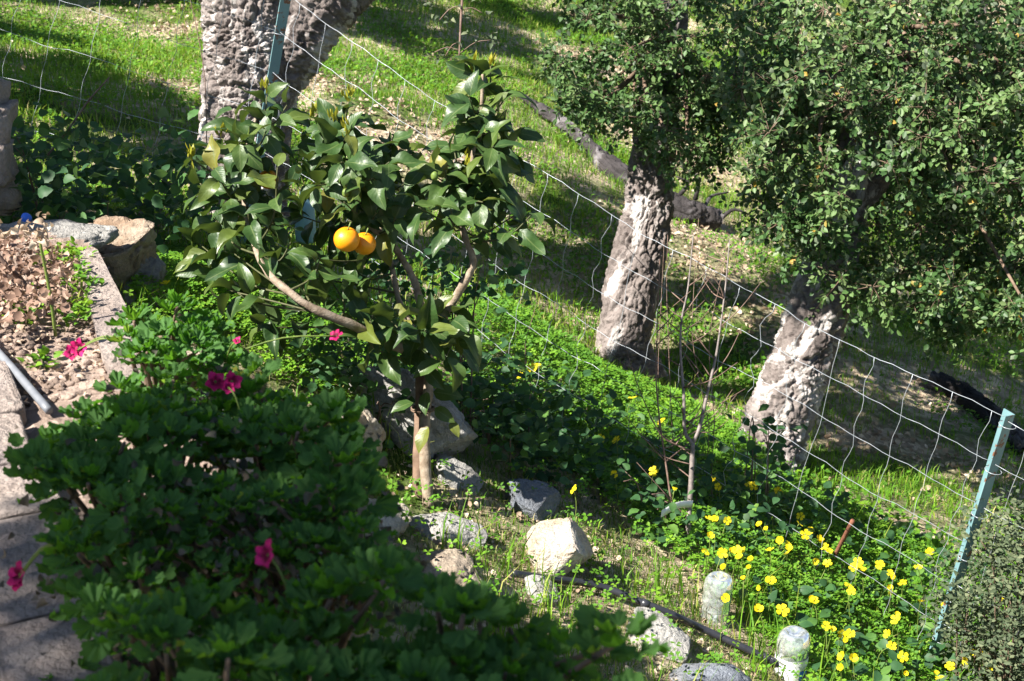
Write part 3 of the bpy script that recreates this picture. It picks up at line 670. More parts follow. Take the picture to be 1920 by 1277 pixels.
for lab, pix, t, sp, n, off in (
        ("cork oak beyond the stone pillar, outside the left edge of the view", [(0, 60), (60, 75), (20, 110), (100, 125), (60, 150), (160, 160), (230, 190), (130, 200), (290, 225), (340, 255), (60, 210), (200, 235)]
         + [(u, v, 4.3) for u, v in ((20, 430), (90, 425), (170, 425), (230, 440), (280, 470), (15, 200), (15, 280), (10, 350))] + [(u, v, 5.0) for u, v in ((0, 230), (50, 270), (130, 290), (80, 230), (160, 250), (240, 270), (320, 300), (370, 340), (0, 300), (90, 310), (180, 330), (270, 360), (350, 400), (20, 380), (120, 400), (220, 420), (300, 470), (200, 480))], 3.1, .11, 6, (-5.0, 6.8)),
        ("cork oak higher on the slope, outside the upper left of the view", [(680, 15), (740, 45), (640, -10), (800, 75), (870, 15), (930, 60), (990, 100), (1040, 140), (780, 20), (900, 90), (1000, 40)], 5.2, .2, 5, (-5.4, 9.6)),
        ("bushy cork oak on the bank above the bramble, outside the view", [(950, 320), (1000, 350), (1060, 390), (1120, 430), (1180, 470), (1040, 545), (1110, 585), (1270, 480), (1000, 520), (1290, 680), (1350, 700), (1400, 640)], 5.0, .13, 4, (-4.4, 5.6)),
        ("spreading cork oak whose low boughs hang above the picture", [(1590, 720), (1640, 760), (1700, 800), (1760, 820), (1820, 860), (1850, 940), (1760, 930), (1680, 890), (1620, 850), (1900, 880), (1900, 790), (1840, 800), (1560, 900), (1660, 950), (1790, 760)], 4.6, .15, 8, (-4.0, 4.4)),
        ("unseen leafy oak added behind the flower bed to shade the geraniums", bed_pts, 6.2, .12, 1, (-5.2, -1.4))):  # unseen tree added to shade the geraniums, leaves thinned to let sun through
    c = shade_pts(pix, t, sp, n); m_ = c.mean(0); b = drop(np.array([off[0], off[1], 0])); hz = max(m_[2]+.3, b[2]+2.2)
    oak(lab, np.array([b-[0, 0, .1], b+[.05, .03, 1.0], [b[0]*.85+m_[0]*.15, b[1]*.85+m_[1]*.15, hz-.3], [b[0]*.4+m_[0]*.6, b[1]*.4+m_[1]*.6, hz+.2], m_+[0, 0, .35]]), [.16, .13, .12, .09, .05], 40, [], (c, .14+.10*rng.random(len(c))), tw=13, lv=4 if pix is bed_pts else 14, size=(.05, .085), na=32, crown_limbs=20, step=.03)

# ------------------------------------------------------------------ fallen logs
def log_thing(label, path, rad, seed, twigs):
    t = empty("fallen_log", path[0], label, "log", "fallen logs on the slope"); g = Geo(); bark_trunk(g, path, rad, seed, 90, .03, .012); g.build("trunk", M['charred'], t)
    for a, b, c in twigs:
        g = Geo(); add_tube(g, smooth_path([a, b, c], 8), np.linspace(.018, .005, 8), 6); g.build("branch", M['charred'], t)
lp = [G(u, v, .05) for u, v in ((975, 178), (1060, 238), (1150, 318), (1260, 388), (1345, 415))]
tw = [(lp[3]+[.02, 0, .05], lp[3]+[.1, 0, .16], lp[3]+[.02, .02, .2]), (lp[3]+[.15, 0, .05], lp[3]+[.16, 0, .2], lp[3]+[.04, .02, .27]), (lp[4], lp[4]+[.1, 0, .08], lp[4]+[.2, 0, .05]), (lp[4]+[-.1, 0, .03], lp[4]+[-.05, .05, .15], lp[4]+[.08, .1, .17])]
log_thing("charred fallen log lying across the bright slope behind the slender oak", np.array(lp), [.012, .045, .07, .085, .075], 61, tw)
lp = [G(u, v, .03) for u, v in ((1740, 712), (1800, 738), (1868, 790), (1930, 850))]
log_thing("bluish fallen branch in the shade beyond the fence", np.array(lp), [.05, .06, .055, .04], 64, [])

# ------------------------------------------------------------------ wire fence
fb0 = P(465, 425, 5.6); fb1 = P(1745, 1258, 4.75)
ft0 = P(538, -14, 5.38); ft1 = P(1891, 791, 4.36)
fl = np.array([-2.75, 5.75, 0.0]); fl[2] = ground_z(fl[0], fl[1])[0]; ftl = fl+[.45, 0, 1.15]
fr = fb1+(fb1-fb0)/np.linalg.norm(fb1-fb0)*1.3; fr = drop(fr); ftr = fr+[.12, 0, .92]
fence = empty("wire_fence", drop((fb0+fb1)/2), "galvanised wire mesh fence sagging down the slope between teal angle iron posts", "fence")
def panel(b0, b1, t0, t1, nh, spacing, seed, sag=0.0):
    ln = np.linalg.norm(b1-b0); nvw = int(ln/spacing); r_ = np.random.default_rng(seed)
    def pt(s, h):
        b = b0+(b1-b0)*s; gz = ground_z(b[:1], b[1:2])[0]
        b = b.copy(); b[2] = b[2]*.55+gz*.45+.02; t = t0+(t1-t0)*s+np.array([0, 0, -sag*math.sin(math.pi*s)])
        p = b+(t-b)*h; q = p[None]*1.0
        return p+.010*np.array([vnoise(q*5+seed)[0], vnoise(q*5+seed+9)[0], vnoise(q*6+seed+4)[0]])
    for k in range(nh):
        h = 1-.985*k/(nh-1); n = nvw*3+1
        p = np.array([pt(s, h) for s in np.linspace(0, 1, n)]); p += .0028*np.stack([np.zeros(n), np.zeros(n), np.where(np.arange(n) % 3 == 0, 1, -.4)], 1)
        g = Geo(); add_tube(g, p, .0010 if k == 0 else .0009, 5); g.build("horizontal_wire", M['wire'], fence)
    for j in range(nvw):
        s = (j+.5)/nvw; n = nh*4; hs_ = np.linspace(1, 0.01, n); p = np.array([pt(s, h) for h in hs_])
        kink = np.sin(np.linspace(0, (nh-1)*math.pi*2, n)+r_.random())*.0065*(1+.5*r_.normal())
        p += kink[:, None]*nrm(b1-b0); g = Geo(); add_tube(g, p, .0009, 5); g.build("vertical_wire", M['wire'], fence)
panel(fb0, fb1, ft0, ft1, 7, .128, 1, .10)
panel(fl, fb0, ftl, ft0, 7, .17, 2)
panel(fb1, fr, ft1, ftr, 7, .128, 3)
def post(b, t, top=1.0, w=.042):
    ax = nrm(t-b); x = nrm(np.cross(ax, [0, 1, 0])); y = np.cross(ax, x); b = b-ax*.15; t = b+(t-b)*top
    x, y = nrm(x*.85+y*.5), nrm(y*.85-x*.5); th = .005
    prof = [(0, 0), (w, 0), (w, th), (th, th), (th, w), (0, w)]; ring = lambda c: np.array([c-x*w*.5+x*a-y*b_ for a, b_ in prof])
    n = 14; g = Geo(); V = np.concatenate([ring(b+(t-b)*f) for f in np.linspace(0, 1, n)]); q = []
    for i in range(n-1):
        for j in range(6): q.append([i*6+j, i*6+(j+1) % 6, i*6+6+(j+1) % 6, i*6+6+j])
    e = (n-1)*6; q += [[e, e+1, e+2, e+3], [e, e+3, e+4, e+5]]
    g.add(V, None, q); o = g.build("post", M['post'], fence, smooth=False)
    gb = Geo()
    for f in np.linspace(.25, .97, 6):   # tie wires round the post
        c = b+(t-b)*f; a = np.linspace(0, 2*math.pi, 14); add_tube(gb, c+(np.cos(a)[:, None]*x+np.sin(a)[:, None]*y)*w*.62, .0012, 4)
    gb.build("tie_wire", M['wire'], o, base=np.array(fence.location))
    return o
post(fb1, ft1, 1.02)["label"] = "leaning teal angle iron post near the lower corner"
post(fb0, ft0, 1.25)["label"] = "pale teal angle iron post in front of the thick oak"
post(fl, ftl, 1.05)

# ------------------------------------------------------------------ citrus tree
D0 = 4.14
cb = P(799, 945, D0)
tree = empty("citrus_tree", cb, "young citrus tree bearing ripe oranges, staked among the terrace stones", "tree")
def cpath(l): return np.array([P(u, v, D0+d) for u, v, d in l])
BR = {
 'trunk': (cpath([(803, 950, 0), (797, 860, 0), (800, 770, .02), (803, 690, .02), (800, 650, .02)]), (.0165, .0135)),
 'left': (cpath([(800, 668, .02), (742, 650, -.08), (660, 612, -.2), (590, 580, -.26), (538, 543, -.27), (492, 494, -.2), (472, 440, -.1), (456, 372, .0), (457, 300, .04), (480, 220, 0)]), (.016, .004)),
 'mid': (cpath([(800, 665, .03), (788, 570, .05), (770, 512, .05), (735, 455, .05), (695, 420, .03), (650, 330, 0), (640, 250, 0)]), (.014, .004)),
 'inner': (cpath([(795, 655, .06), (745, 560, .12), (728, 470, .15), (700, 380, .18), (720, 300, .18)]), (.011, .004)),
 'right': (cpath([(805, 655, .03), (825, 605, .02), (860, 545, 0), (884, 498, -.02), (872, 445, -.02), (866, 400, 0), (880, 320, 0), (900, 230, 0), (905, 140, 0)]), (.0145, .0045)),
}
skel = []
for k, (p, (r0, r1)) in BR.items():
    n = 40; sp = smooth_path(p, n); sp = sp+.006*np.stack([vnoise(sp*9, j) for j in (4, 5, 6)], 1)*np.sin(np.linspace(0, math.pi, n))[:, None]; rr = np.linspace(r0, r1, n)*(1+.16*vnoise(sp*38)); V, t, q = tube_arrays(sp, rr, 12); g = Geo(); V = V+.0020*np.stack([vnoise(V*90, s) for s in (1, 2, 3)], 1); g.add(V, t, q)
    g.build("trunk" if k == 'trunk' else "branch", M['citrus_bark'], tree)
    if k != 'trunk': skel += [(a, k) for a in sp[8:]]
skp = np.array([a for a, _ in skel])
# cut stubs above the fork
for (a, b) in (((783, 590), (789, 553)), ((712, 567), (713, 553))):
    g = Geo(); add_tube(g, smooth_path([P(a[0], a[1]+8, D0-.05), P(a[0], a[1], D0-.06), P(b[0], b[1], D0-.07)], 6), .0085, 10); g.build("pruned_stub", M['stem_g'], tree)
tips = [(500, 165, -.05, 1), (440, 190, 0, 0), (360, 285, -.05, 1), (590, 205, 0, 1), (655, 175, .05, 1), (625, 220, 0, 1), (415, 245, .05, 1), (730, 232, .1, 0), (770, 268, .12, 0),
        (700, 320, -.12, 0), (560, 290, -.15, 0), (480, 285, -.1, 0), (375, 330, 0, 0), (400, 395, -.05, 0), (430, 455, -.1, 0), (375, 480, 0, 0), (370, 440, 0, 0), (465, 385, -.15, 0),
        (520, 365, .1, 0), (545, 440, -.15, 0), (600, 470, -.2, 0), (560, 500, -.12, 0), (620, 510, -.12, 0), (585, 470, -.05, 0), (705, 385, -.2, 0), (645, 365, -.2, 0), (742, 395, -.1, 0),
        (795, 300, 0, 0), (835, 305, -.1, 0), (785, 375, -.12, 0), (845, 375, -.15, 0), (905, 365, -.1, 0), (875, 300, -.1, 1), (935, 300, 0, 0), (960, 270, .05, 0), (905, 225, -.08, 0),
        (865, 215, .0, 0), (945, 195, .05, 0), (890, 125, -.02, 1), (920, 110, .02, 1), (955, 160, .06, 0), (965, 390, 0, 0), (1000, 385, 0, 0), (850, 260, .05, 0), (965, 235, .05, 0), (600, 260, -.1, 0),
        (680, 250, .05, 0), (560, 390, .12, 0), (620, 400, .15, 0), (760, 330, .05, 0), (640, 290, -.18, 0), (520, 300, -.15, 0), (680, 430, .1, 0), (430, 350, .1, 0), (480, 470, .05, 0), (590, 335, -.2, 0),
        (730, 290, -.1, 0), (820, 345, .1, 0), (500, 230, -.12, 0), (540, 180, .05, 0), (450, 250, -.12, 0), (880, 170, -.06, 0), (925, 260, -.1, 0),
        (650, 235, -.12, 1), (700, 265, -.05, 0), (400, 300, -.12, 0), (665, 330, .12, 0), (600, 300, .1, 0), (540, 340, .05, 0), (470, 330, .1, 0), (640, 470, .12, 0), (520, 500, .08, 0), (900, 330, .12, 0), (935, 350, -.1, 0), (870, 260, .12, 0),
        # low shoots round the fork
        (425, 530, -.05, 0), (490, 600, -.1, 0), (700, 575, -.16, 0), (745, 600, -.18, 0), (800, 610, -.2, 0), (830, 590, -.15, 0), (760, 660, -.1, 0), (830, 665, -.16, 0), (850, 640, .05, 0)]
LP, LD, LU, LS = [], [], [], []; shoots = []; gtw = Geo()
for (u, v, dd, fl_) in tips:
    p1 = P(u, v+14, D0+dd+.05*rng.normal()); below = skp[:, 2] < p1[2]-.03
    dist = np.linalg.norm(skp-p1, axis=1)+np.where(below, 0, .35)
    k = int(np.argmin(dist)); p0 = skp[k]
    if np.linalg.norm(p1-p0) < .05: p0 = p1-np.array([0, 0, .09])
    mid = (p0+p1)/2+np.array([0, 0, -.02])+.015*rng.normal(size=3); tp = smooth_path([p0, mid, p1], 10); gtw = Geo(); add_tube(gtw, tp, np.linspace(.0036, .0018, 10), 6); gtw.build("twig", M['twig_g'], tree)
    ln = np.linalg.norm(np.diff(tp, axis=0), axis=1).sum(); nl = 6+int(rng.integers(0, 3)); span = min(.9, .15/max(ln, .05)); ax = nrm(p1-mid); ph = rng.random()*6.28
    a1_ = nrm(np.cross(ax, [.3, .7, .4])); a2_ = np.cross(ax, a1_)
    for j in range(nl):
        f = 1-span*(j/nl)**1.0*(.9+.2*rng.random()); x = tp[0]*0; ii = f*9; i0 = min(8, int(ii)); x = tp[i0]+(tp[i0+1]-tp[i0])*(ii-i0)
        an = ph+j*2.4; rad_ = math.cos(an)*a1_+math.sin(an)*a2_
        d = ax*(.55-.45*j/nl)+rad_*.95+np.array([0, -.12, -.12-.30*rng.random()]); LP.append(x+rad_*.006); LD.append(d); LU.append(np.array([-.15, -.25, 1.0])+.35*rng.normal(size=3)); LS.append((.082+.045*rng.random())*(1.0 if j else .8))
    if fl_: shoots.append(p1)
# single hand placed leaves on the trunk
for (u, v, du, dvv, s, dd) in ((800, 735, -5, 30, .075, -.06), (775, 755, -50, 15, .075, -.03), (812, 735, 60, 8, .095, .02), (815, 765, 55, 40, .075, -.03), (845, 790, 25, 45, .055, -.02), (803, 800, -30, 60, .085, -.05),
                           (800, 690, 30, 40, .085, -.07), (825, 655, 35, 30, .085, -.08), (790, 655, -10, 45, .075, -.1), (745, 590, -60, -8, .075, -.12), (725, 585, -15, 45, .065, -.12), (770, 600, -25, 32, .065, -.14), (800, 605, 45, 35, .095, -.14),
                           (832, 690, 55, 5, .07, -.03), (505, 600, 20, 55, .10, -.12), (860, 640, 50, 12, .07, -.02), (790, 610, 30, 30, .075, -.12), (810, 590, 35, -40, .09, -.02), (640, 590, -5, 45, .08, -.05)):
    a = P(u, v, D0+dd); b = P(u+du, v+dvv, D0+dd-.03); LP.append(a); LD.append(b-a); LU.append(np.array([-.3, -.6, .7])+.2*rng.normal(size=3)); LS.append(s)
LP, LD, LU, LS = map(np.array, (LP, LD, LU, LS))
ok = np.ones(len(LP), bool)          # the two oranges hang clear of the foliage
for f in (.15, .5, .9):
    pr = proj(LP+nrm(LD)*LS[:, None]*f); ok &= ~((np.hypot((pr[:, 0]-664)/62, (pr[:, 1]-455)/46) < 1) & (pr[:, 2] < D0-.08))
LP, LD, LU, LS = LP[ok], LD[ok], LU[ok], LS[ok]
CIT = [tmesh("citrus_leaf", leaf_template(w, 9, 4, f, c, wv, 1.2, 0, 0, s), M['citrus']) for w, f, c, wv, s in ((.46, .35, 1.0, .3, 0), (.43, .55, 1.3, .35, 1), (.50, .2, .6, .38, 2), (.42, .75, 1.6, .25, 3), (.48, .4, .2, .42, 4), (.45, .35, 1.9, .3, 5), (.5, .9, .9, .35, 6), (.44, .15, -.5, .4, 7))]
order = np.argsort(-LS/np.maximum(LP@F_, .1)); big = np.sort(order[:300]); rest = order[300:]
rng.shuffle(big)
leaf_objects("leaf", CIT, tree, LP[big], LD[big], LU[big], LS[big])
if len(rest):
    g = Geo(); scatter(g, leaf_template(.52, 6, 4, .25, .8, .16), LP[rest], LD[rest], LU[rest], LS[rest]); g.build("leaves", M['citrus'], tree, kind="stuff")
nl_t = leaf_template(.3, 4, 2, .5, -.5)
for s in shoots:
    g = Geo(); n = 12; d = nrm(rdir(n)*.45+np.array([0, -.05, 1.0])); scatter(g, nl_t, s+np.array([0, 0, .012])+rng.normal(size=(n, 3))*[.006, .006, .012], d, rdir(n), .02+.018*rng.random(n)); g.build("new_shoot", M['newleaf'], tree)
def orange(p, r, lab):
    V, T = ICO4; v = V*[1, 1, .95]; d = np.hypot(v[:, 0], v[:, 1]); v[:, 2] -= .10*np.exp(-(d/.22)**2)*np.sign(v[:, 2]); v *= r*(1+.012*fbm(V*2, 2))[:, None]
    g = Geo(); g.add(v, T); o = g.build("orange", M['orange'], None, np.zeros(3)); o.parent = tree; o.location = Vector(p)-tree.location; o.rotation_euler = (.2, .15, 0); o["label"] = lab
    g = Geo(); add_tube(g, np.array([[0, 0, r*.84], [.002, 0, r*1.0], [.006, .004, r*1.5]]), .0022, 6); k = g.build("stalk", M['stem_g'], None, np.zeros(3)); k.parent = o; k.location = (0, 0, 0)
orange(P(650, 449, D0-.27), .0355, "bright round orange hanging in the sun"); orange(P(683, 457, D0-.21), .0325, "orange half hidden behind its larger neighbour"); orange(P(503, 336, D0+.0), .030, "orange mostly hidden in the leaves above the left branch")
gl = Geo(); lf = leaf_template(.5, 8, 4, .25, .6, .16)
for k, (u, v) in enumerate(((648, 362), (560, 318), (815, 330))):
    gf = rock_geo(P(u, v, D0-.2), (.011, .011, .013), seed=k, cuts=0, rough=.02, boxy=0, src=ICO3); gf.build("green_fruit", M['stem_g'], tree)

st = empty("wooden_stake", P(787, 945, D0+.04), "weathered wooden stake beside the citrus trunk", "stake")
sp = smooth_path([P(783, 965, D0+.04), P(786, 860, D0+.045), P(792, 690, D0+.06)], 30); V, t, q = tube_arrays(sp, .019, 10); g = Geo(); V = V+.002*np.stack([vnoise(V*[60, 60, 8], s) for s in (1, 2, 3)], 1); g.add(V, t, q); g.build("shaft", M['stake'], st)
g = Geo(); a = np.linspace(0, 4*math.pi, 40); c = P(793, 770, D0+.025); add_tube(g, c+np.stack([.034*np.cos(a), .026*np.sin(a), np.linspace(0, .012, 40)], 1), .0025, 5); g.build("tie", M['stem_b'], st)

# ------------------------------------------------------------------ geraniums in the bed
GER = [lobed_template(40, 7, s, 1.0, c, p) for s, c, p in ((0, .10, .06), (1, .16, .07), (2, .02, .06), (3, .2, .08), (4, .08, .09))]
GERM = [tmesh("geranium_leaf", t, M['geranium']) for t in GER]; GERL = lobed_template(18, 7, 9, 1.0, .2, .07)
DRY = leaf_template(.6, 4, 2, .8, 1.8)
def petal_t(): return leaf_template(1.15, 6, 4, .15, .5, .35, .0)
PET = petal_t(); PETM = tmesh("petal", PET, M['petal_m'])
def geranium(label, poly, z0, root, n_ros, leafsz, seed, flowers=(), dead=0, bumpz=.05):
    base = np.array([root[0], root[1], BZ]); t = empty("geranium", base, label, "geranium", "geranium bushes in the raised bed")
    q = []; cand = rand_in_poly(poly, n_ros*14)
    pts = np.array([on_z(u, v, z0) for u, v in cand])
    keep = []
    for i in range(len(pts)):      # even spacing between shoot tips
        if all(np.linalg.norm(pts[i]-pts[j]) > leafsz*1.0 for j in keep): keep.append(i)
        if len(keep) >= n_ros: break
    C = pts[keep]; C[:, 2] += bumpz*vnoise(C*7+seed)+.02*rng.normal(size=len(C)); ctr = C.mean(0)-[0, 0, .25]
    LP, LD, LU, LS = [], [], [], []; gs = Geo()
    for c in C:
        ax = nrm(nrm(c-ctr)*.5+np.array([0, 0, .8])+.2*rng.normal(size=3)); b = base+np.array([.25*(c[0]-base[0]), .25*(c[1]-base[1]), -.02])
        add_tube(gs, smooth_path([b, b+(c-b)*.5+np.array([0, 0, .05])+.02*rng.normal(size=3), c], 7), np.linspace(.006, .003, 7), 5)
        a1_ = nrm(np.cross(ax, [.3, .7, .4])); a2_ = np.cross(ax, a1_); ph = rng.random()*6.28; nl = 8+int(rng.integers(0, 3)); sz = leafsz*(.85+.3*rng.random())
        for j in range(nl):
            f = (j+.5)/nl; an = ph+j*2.4; rd = math.cos(an)*a1_+math.sin(an)*a2_; el = 1.0-1.0*f   # inner leaves upright, outer ones spread
            d = nrm(rd*math.cos(el)+ax*math.sin(el)*.9+.15*rng.normal(size=3)); upv = nrm(ax*(.35+.8*f)-rd*(1.0-.8*f)+.18*rng.normal(size=3))
            LP.append(c+rd*sz*(.08+.42*f)+ax*sz*(.32-.55*f)); LD.append(d); LU.append(upv); LS.append(sz*(.5+.55*f**.7))
    LP, LD, LU, LS = map(np.array, (LP, LD, LU, LS)); gs.build("stems", M['stem_b'], t, kind="stuff")
    o = np.argsort(-LS); b = np.sort(o[:300]); rest = o[300:]
    leaf_objects("leaf", GERM, t, LP[b], LD[b], LU[b], LS[b])
    n = int(len(LP)*.85); k = rng.integers(0, len(LP), n); lo = LP[k]+rng.normal(size=(n, 3))*.03-np.array([0, 0, .03])-np.array([0, 0, .15])*rng.random((n, 1)); lo[:, :2] += (C.mean(0)[:2]-lo[:, :2])*(.12+.15*rng.random((n, 1))); g = Geo()
    scatter(g, GERL, lo, rdir(n)*[1, 1, .4], nrm(rdir(n)*.5+[0, 0, 1]), leafsz*.8*(.6+.5*rng.random(n)))
    if len(rest): scatter(g, GERL, LP[rest], LD[rest], LU[rest], LS[rest])
    g.build("lower_leaves", M['geranium'], t, kind="stuff")
    if dead:
        g = Geo(); k = rng.integers(0, len(LP), dead); scatter(g, DRY, LP[k]+rng.normal(size=(dead, 3))*.05-np.array([0, 0, .06]), rdir(dead), rdir(dead), .010+.014*rng.random(dead)); g.build("withered_leaves", M['deadleaf'], t, kind="stuff")
    for (u, v, d, s, lab) in flowers:
        add_flower(t, P(u, v, d), s, C, lab)
    return t
def add_flower(t, p, s, C, lab):
    gs = Geo(); k = C[np.argmin(np.linalg.norm(C-p, axis=1))]; add_tube(gs, smooth_path([k, (k+p)/2+[0, 0, .015], p], 7), .0016, 5); f = gs.build("flower", M['stem_g'], t); f["label"] = lab
    ax = nrm(np.array([-.1, -.75, .6])+.25*rng.normal(size=3)); a1_ = nrm(np.cross(ax, [1, .2, .1])); a2_ = np.cross(ax, a1_); n = 5
    an = np.arange(n)/n*2*math.pi+rng.random(); rd = np.cos(an)[:, None]*a1_+np.sin(an)[:, None]*a2_
    for o in leaf_objects("petal", [PETM], t, p+rd*s*.05, rd*.9+ax*.45+.12*rng.normal(size=(n, 3)), ax*.9-rd*.3, s*(.5+.12*rng.random(n))):
        o.parent = f
geranium("sunlit pale green geranium bush against the kerb slab", [(232, 640), (260, 612), (330, 595), (400, 605), (435, 640), (420, 680), (330, 690), (250, 680)], -1.03, (-.72, 2.62), 40, .046, 1,
         [(136, 662, 2.75, .030, "magenta flower beside the bare soil"), (149, 652, 2.75, .034, "upper magenta flower beside the bare soil"), (446, 640, 2.6, .016, "dark wilted magenta flower"), (630, 630, 2.75, .026, "dark magenta flower below the citrus branch")], 60)
geranium("broad dark geranium bush behind the low wall", [(50, 890), (80, 820), (120, 770), (210, 725), (330, 740), (390, 800), (380, 930), (300, 965), (130, 950), (70, 930)], -.98, (-.62, 2.1), 84, .047, 2, [], 140)
geranium("dense dark geranium bush below the left citrus branch", [(370, 765), (500, 735), (600, 745), (635, 800), (690, 880), (680, 940), (620, 970), (540, 950), (400, 930)], -.98, (-.38, 2.1), 78, .047, 3,
         [(404, 716, 2.3, .034, "magenta flower with dark centre"), (434, 716, 2.3, .032, "magenta flower beside its twin"), (428, 726, 2.27, .022, "small magenta flower below the pair")], 200)
geranium("small geranium bush overhanging the low wall", [(115, 1070), (140, 1020), (190, 1000), (250, 1010), (290, 1050), (250, 1150), (170, 1190), (120, 1150)], -.99, (-.5, 1.75), 30, .044, 4,
         [(36, 1078, 1.95, .032, "magenta flower dangling over the low wall"), (32, 1090, 1.95, .026, "crimson lower bloom over the wall")], 50)
geranium("large bright green geranium bush in the near bottom corner", [(180, 1320), (250, 1220), (320, 1150), (460, 1110), (620, 1110), (740, 1160), (800, 1200), (800, 1420), (150, 1420)], -.93, (-.32, 1.4), 72, .045, 5,
         [(502, 1040, 1.66, .030, "pink magenta flower on a green bud")], 60, .06)
geranium("geranium bush spilling down toward the hose at the bottom", [(800, 1190), (860, 1070), (930, 1090), (1020, 1160), (1110, 1225), (1180, 1310), (1180, 1420), (800, 1420)], -.93, (-.08, 1.4), 52, .045, 6, [], 40, .06)
geranium("half withered geranium bush with grey leaves between greener bushes", [(300, 965), (420, 950), (600, 960), (720, 985), (770, 1050), (700, 1100), (560, 1070), (380, 1070), (300, 1030)], -.99, (-.3, 1.75), 40, .034, 7, [], 650)

# ------------------------------------------------------------------ bed details
def litter(name, label, pts, size, mat='litter', parent=None, curl=1.6):
    g = Geo(); n = len(pts); h = n//2
    for tm, sl in ((leaf_template(.6, 4, 2, .8, curl), slice(0, h)), (leaf_template(.7, 4, 2, .3, -curl*.7), slice(h, n))):
        k = len(pts[sl]); d = rdir(k)*[1, 1, .35]; scatter(g, tm, pts[sl], d, nrm(rdir(k)*.8+[0, 0, .8]), size[0]+(size[1]-size[0])*rng.random(k))
    return tag(g.build(name, M[mat], None, pts.mean(0)), label, "litter", kind="stuff")
q = rand_in_poly([(-60, 430), (60, 440), (140, 480), (130, 560), (90, 600), (-60, 610)], 800); pts = np.array([on_z(u, v, BZ+.02+.05*abs(rng.normal())) for u, v in q])
litter("leaf_litter", "heap of curled dry pinkish brown leaves on the soil bed", pts, (.012, .032), 'pile', curl=2.4)
q = rand_in_poly([(-30, 600), (200, 600), (260, 720), (60, 760), (-30, 760)], 160); pts = np.array([on_z(u, v, BZ+.02) for u, v in q]); litter("leaf_litter", "scattered dry leaf scraps on the bare soil", pts, (.008, .02))
# crumbs of soil
g = Geo(); q = rand_in_poly([(-40, 560), (190, 560), (270, 720), (60, 770), (-40, 780)], 420)
for u, v in q:
    c = on_z(u, v, BZ+.012); s = .003+.009*rng.random()**2; V, T = ICO2
    g.add(c+V*s*(1+.3*vnoise(V*2+u))[:, None]*[1.2, 1, .7], T)
tag(g.build("soil_clods", M['soil'], None, np.array([-1, 2.7, BZ])), "small clods of dry soil on the bed", "soil", kind="stuff")

def stalk(label, path, r, mat, heads, cat="plant", name="withered_plant"):
    t = empty(name, path[0], label, cat); g = Geo(); add_tube(g, smooth_path(path, 16), np.linspace(r, r*.7, 16), 8); g.build("stem", M[mat], t)
    for h, n, s, m in heads:
        g = Geo(); scatter(g, DRY, np.asarray(h)+rng.normal(size=(n, 3))*s*.5, rdir(n), rdir(n), s*(.7+.6*rng.random(n))); g.build("seed_head", M[m], t)
zb = BZ+.01
s0 = on_z(104, 630, zb); dd = s0@F_
stalk("green stalk with withered brown flower head standing in the soil bed", [s0, P(98, 580, dd-.03), P(88, 520, dd-.05), P(78, 470, dd-.08), P(74, 445, dd-.09)], .0042, 'stem_g',
      [(P(66, 445, dd-.09), 9, .022, 'litter'), (P(84, 424, dd-.09), 8, .022, 'litter'), (P(48, 430, dd-.08), 6, .018, 'litter'), (P(64, 436, dd-.09), 6, .02, 'litter')])
s0 = on_z(62, 556, zb); dd = s0@F_
stalk("bent brown stalk leaning over the dry leaves", [s0, P(40, 525, dd), P(15, 500, dd-.03), P(-12, 470, dd-.05)], .007, 'stem_r', [(P(2, 440, dd-.02), 10, .03, 'litter')])
def tuft(label, centers, n, ln, mat='grass', name="weed_tuft", cat="weed", group="weeds on the soil bed", spread=.02, w=.5, tl=None):
    c = np.mean(centers, 0); t = empty(name, c, label, cat, group); g = Geo(); tl = tl or leaf_template(w, 4, 2, .3, .7)
    for p in centers:
        d = nrm(rdir(n)*[1, 1, .5]+[0, 0, .55]); scatter(g, tl, np.asarray(p)+rng.normal(size=(n, 3))*spread*[1, 1, .3], d, nrm(rdir(n)*.4+[0, 0, 1]), ln*(.6+.7*rng.random(n)))
    g.build("foliage", M[mat], t); return t
tuft("patch of small green weeds along the upper end of the kerb slab", [on_z(u, v, zb+.02) for u, v in ((100, 478), (118, 486), (135, 474), (140, 490), (85, 492), (124, 468))], 30, .022)
tuft("low green weeds at the foot of the dry stalk", [on_z(u, v, zb+.01) for u, v in ((20, 590), (40, 600), (60, 585), (5, 575), (130, 600), (150, 585))], 26, .024, 'oxalis')
tuft("small weed growing on the kerb slab", [on_z(u, v, BZ+.045) for u, v in ((150, 520), (168, 528), (155, 505))], 16, .02, 'oxalis', spread=.012)
tuft("tiny bright green seedling on the bare soil", [on_z(76, 674, zb+.01), on_z(84, 690, zb)], 16, .024, 'oxalis', w=.7, spread=.014)
tuft("grass sprigs beside the middle of the kerb slab", [on_z(u, v, zb+.02) for u, v in ((135, 560), (122, 545), (150, 575), (128, 530))], 20, .035, 'grass', w=.18)
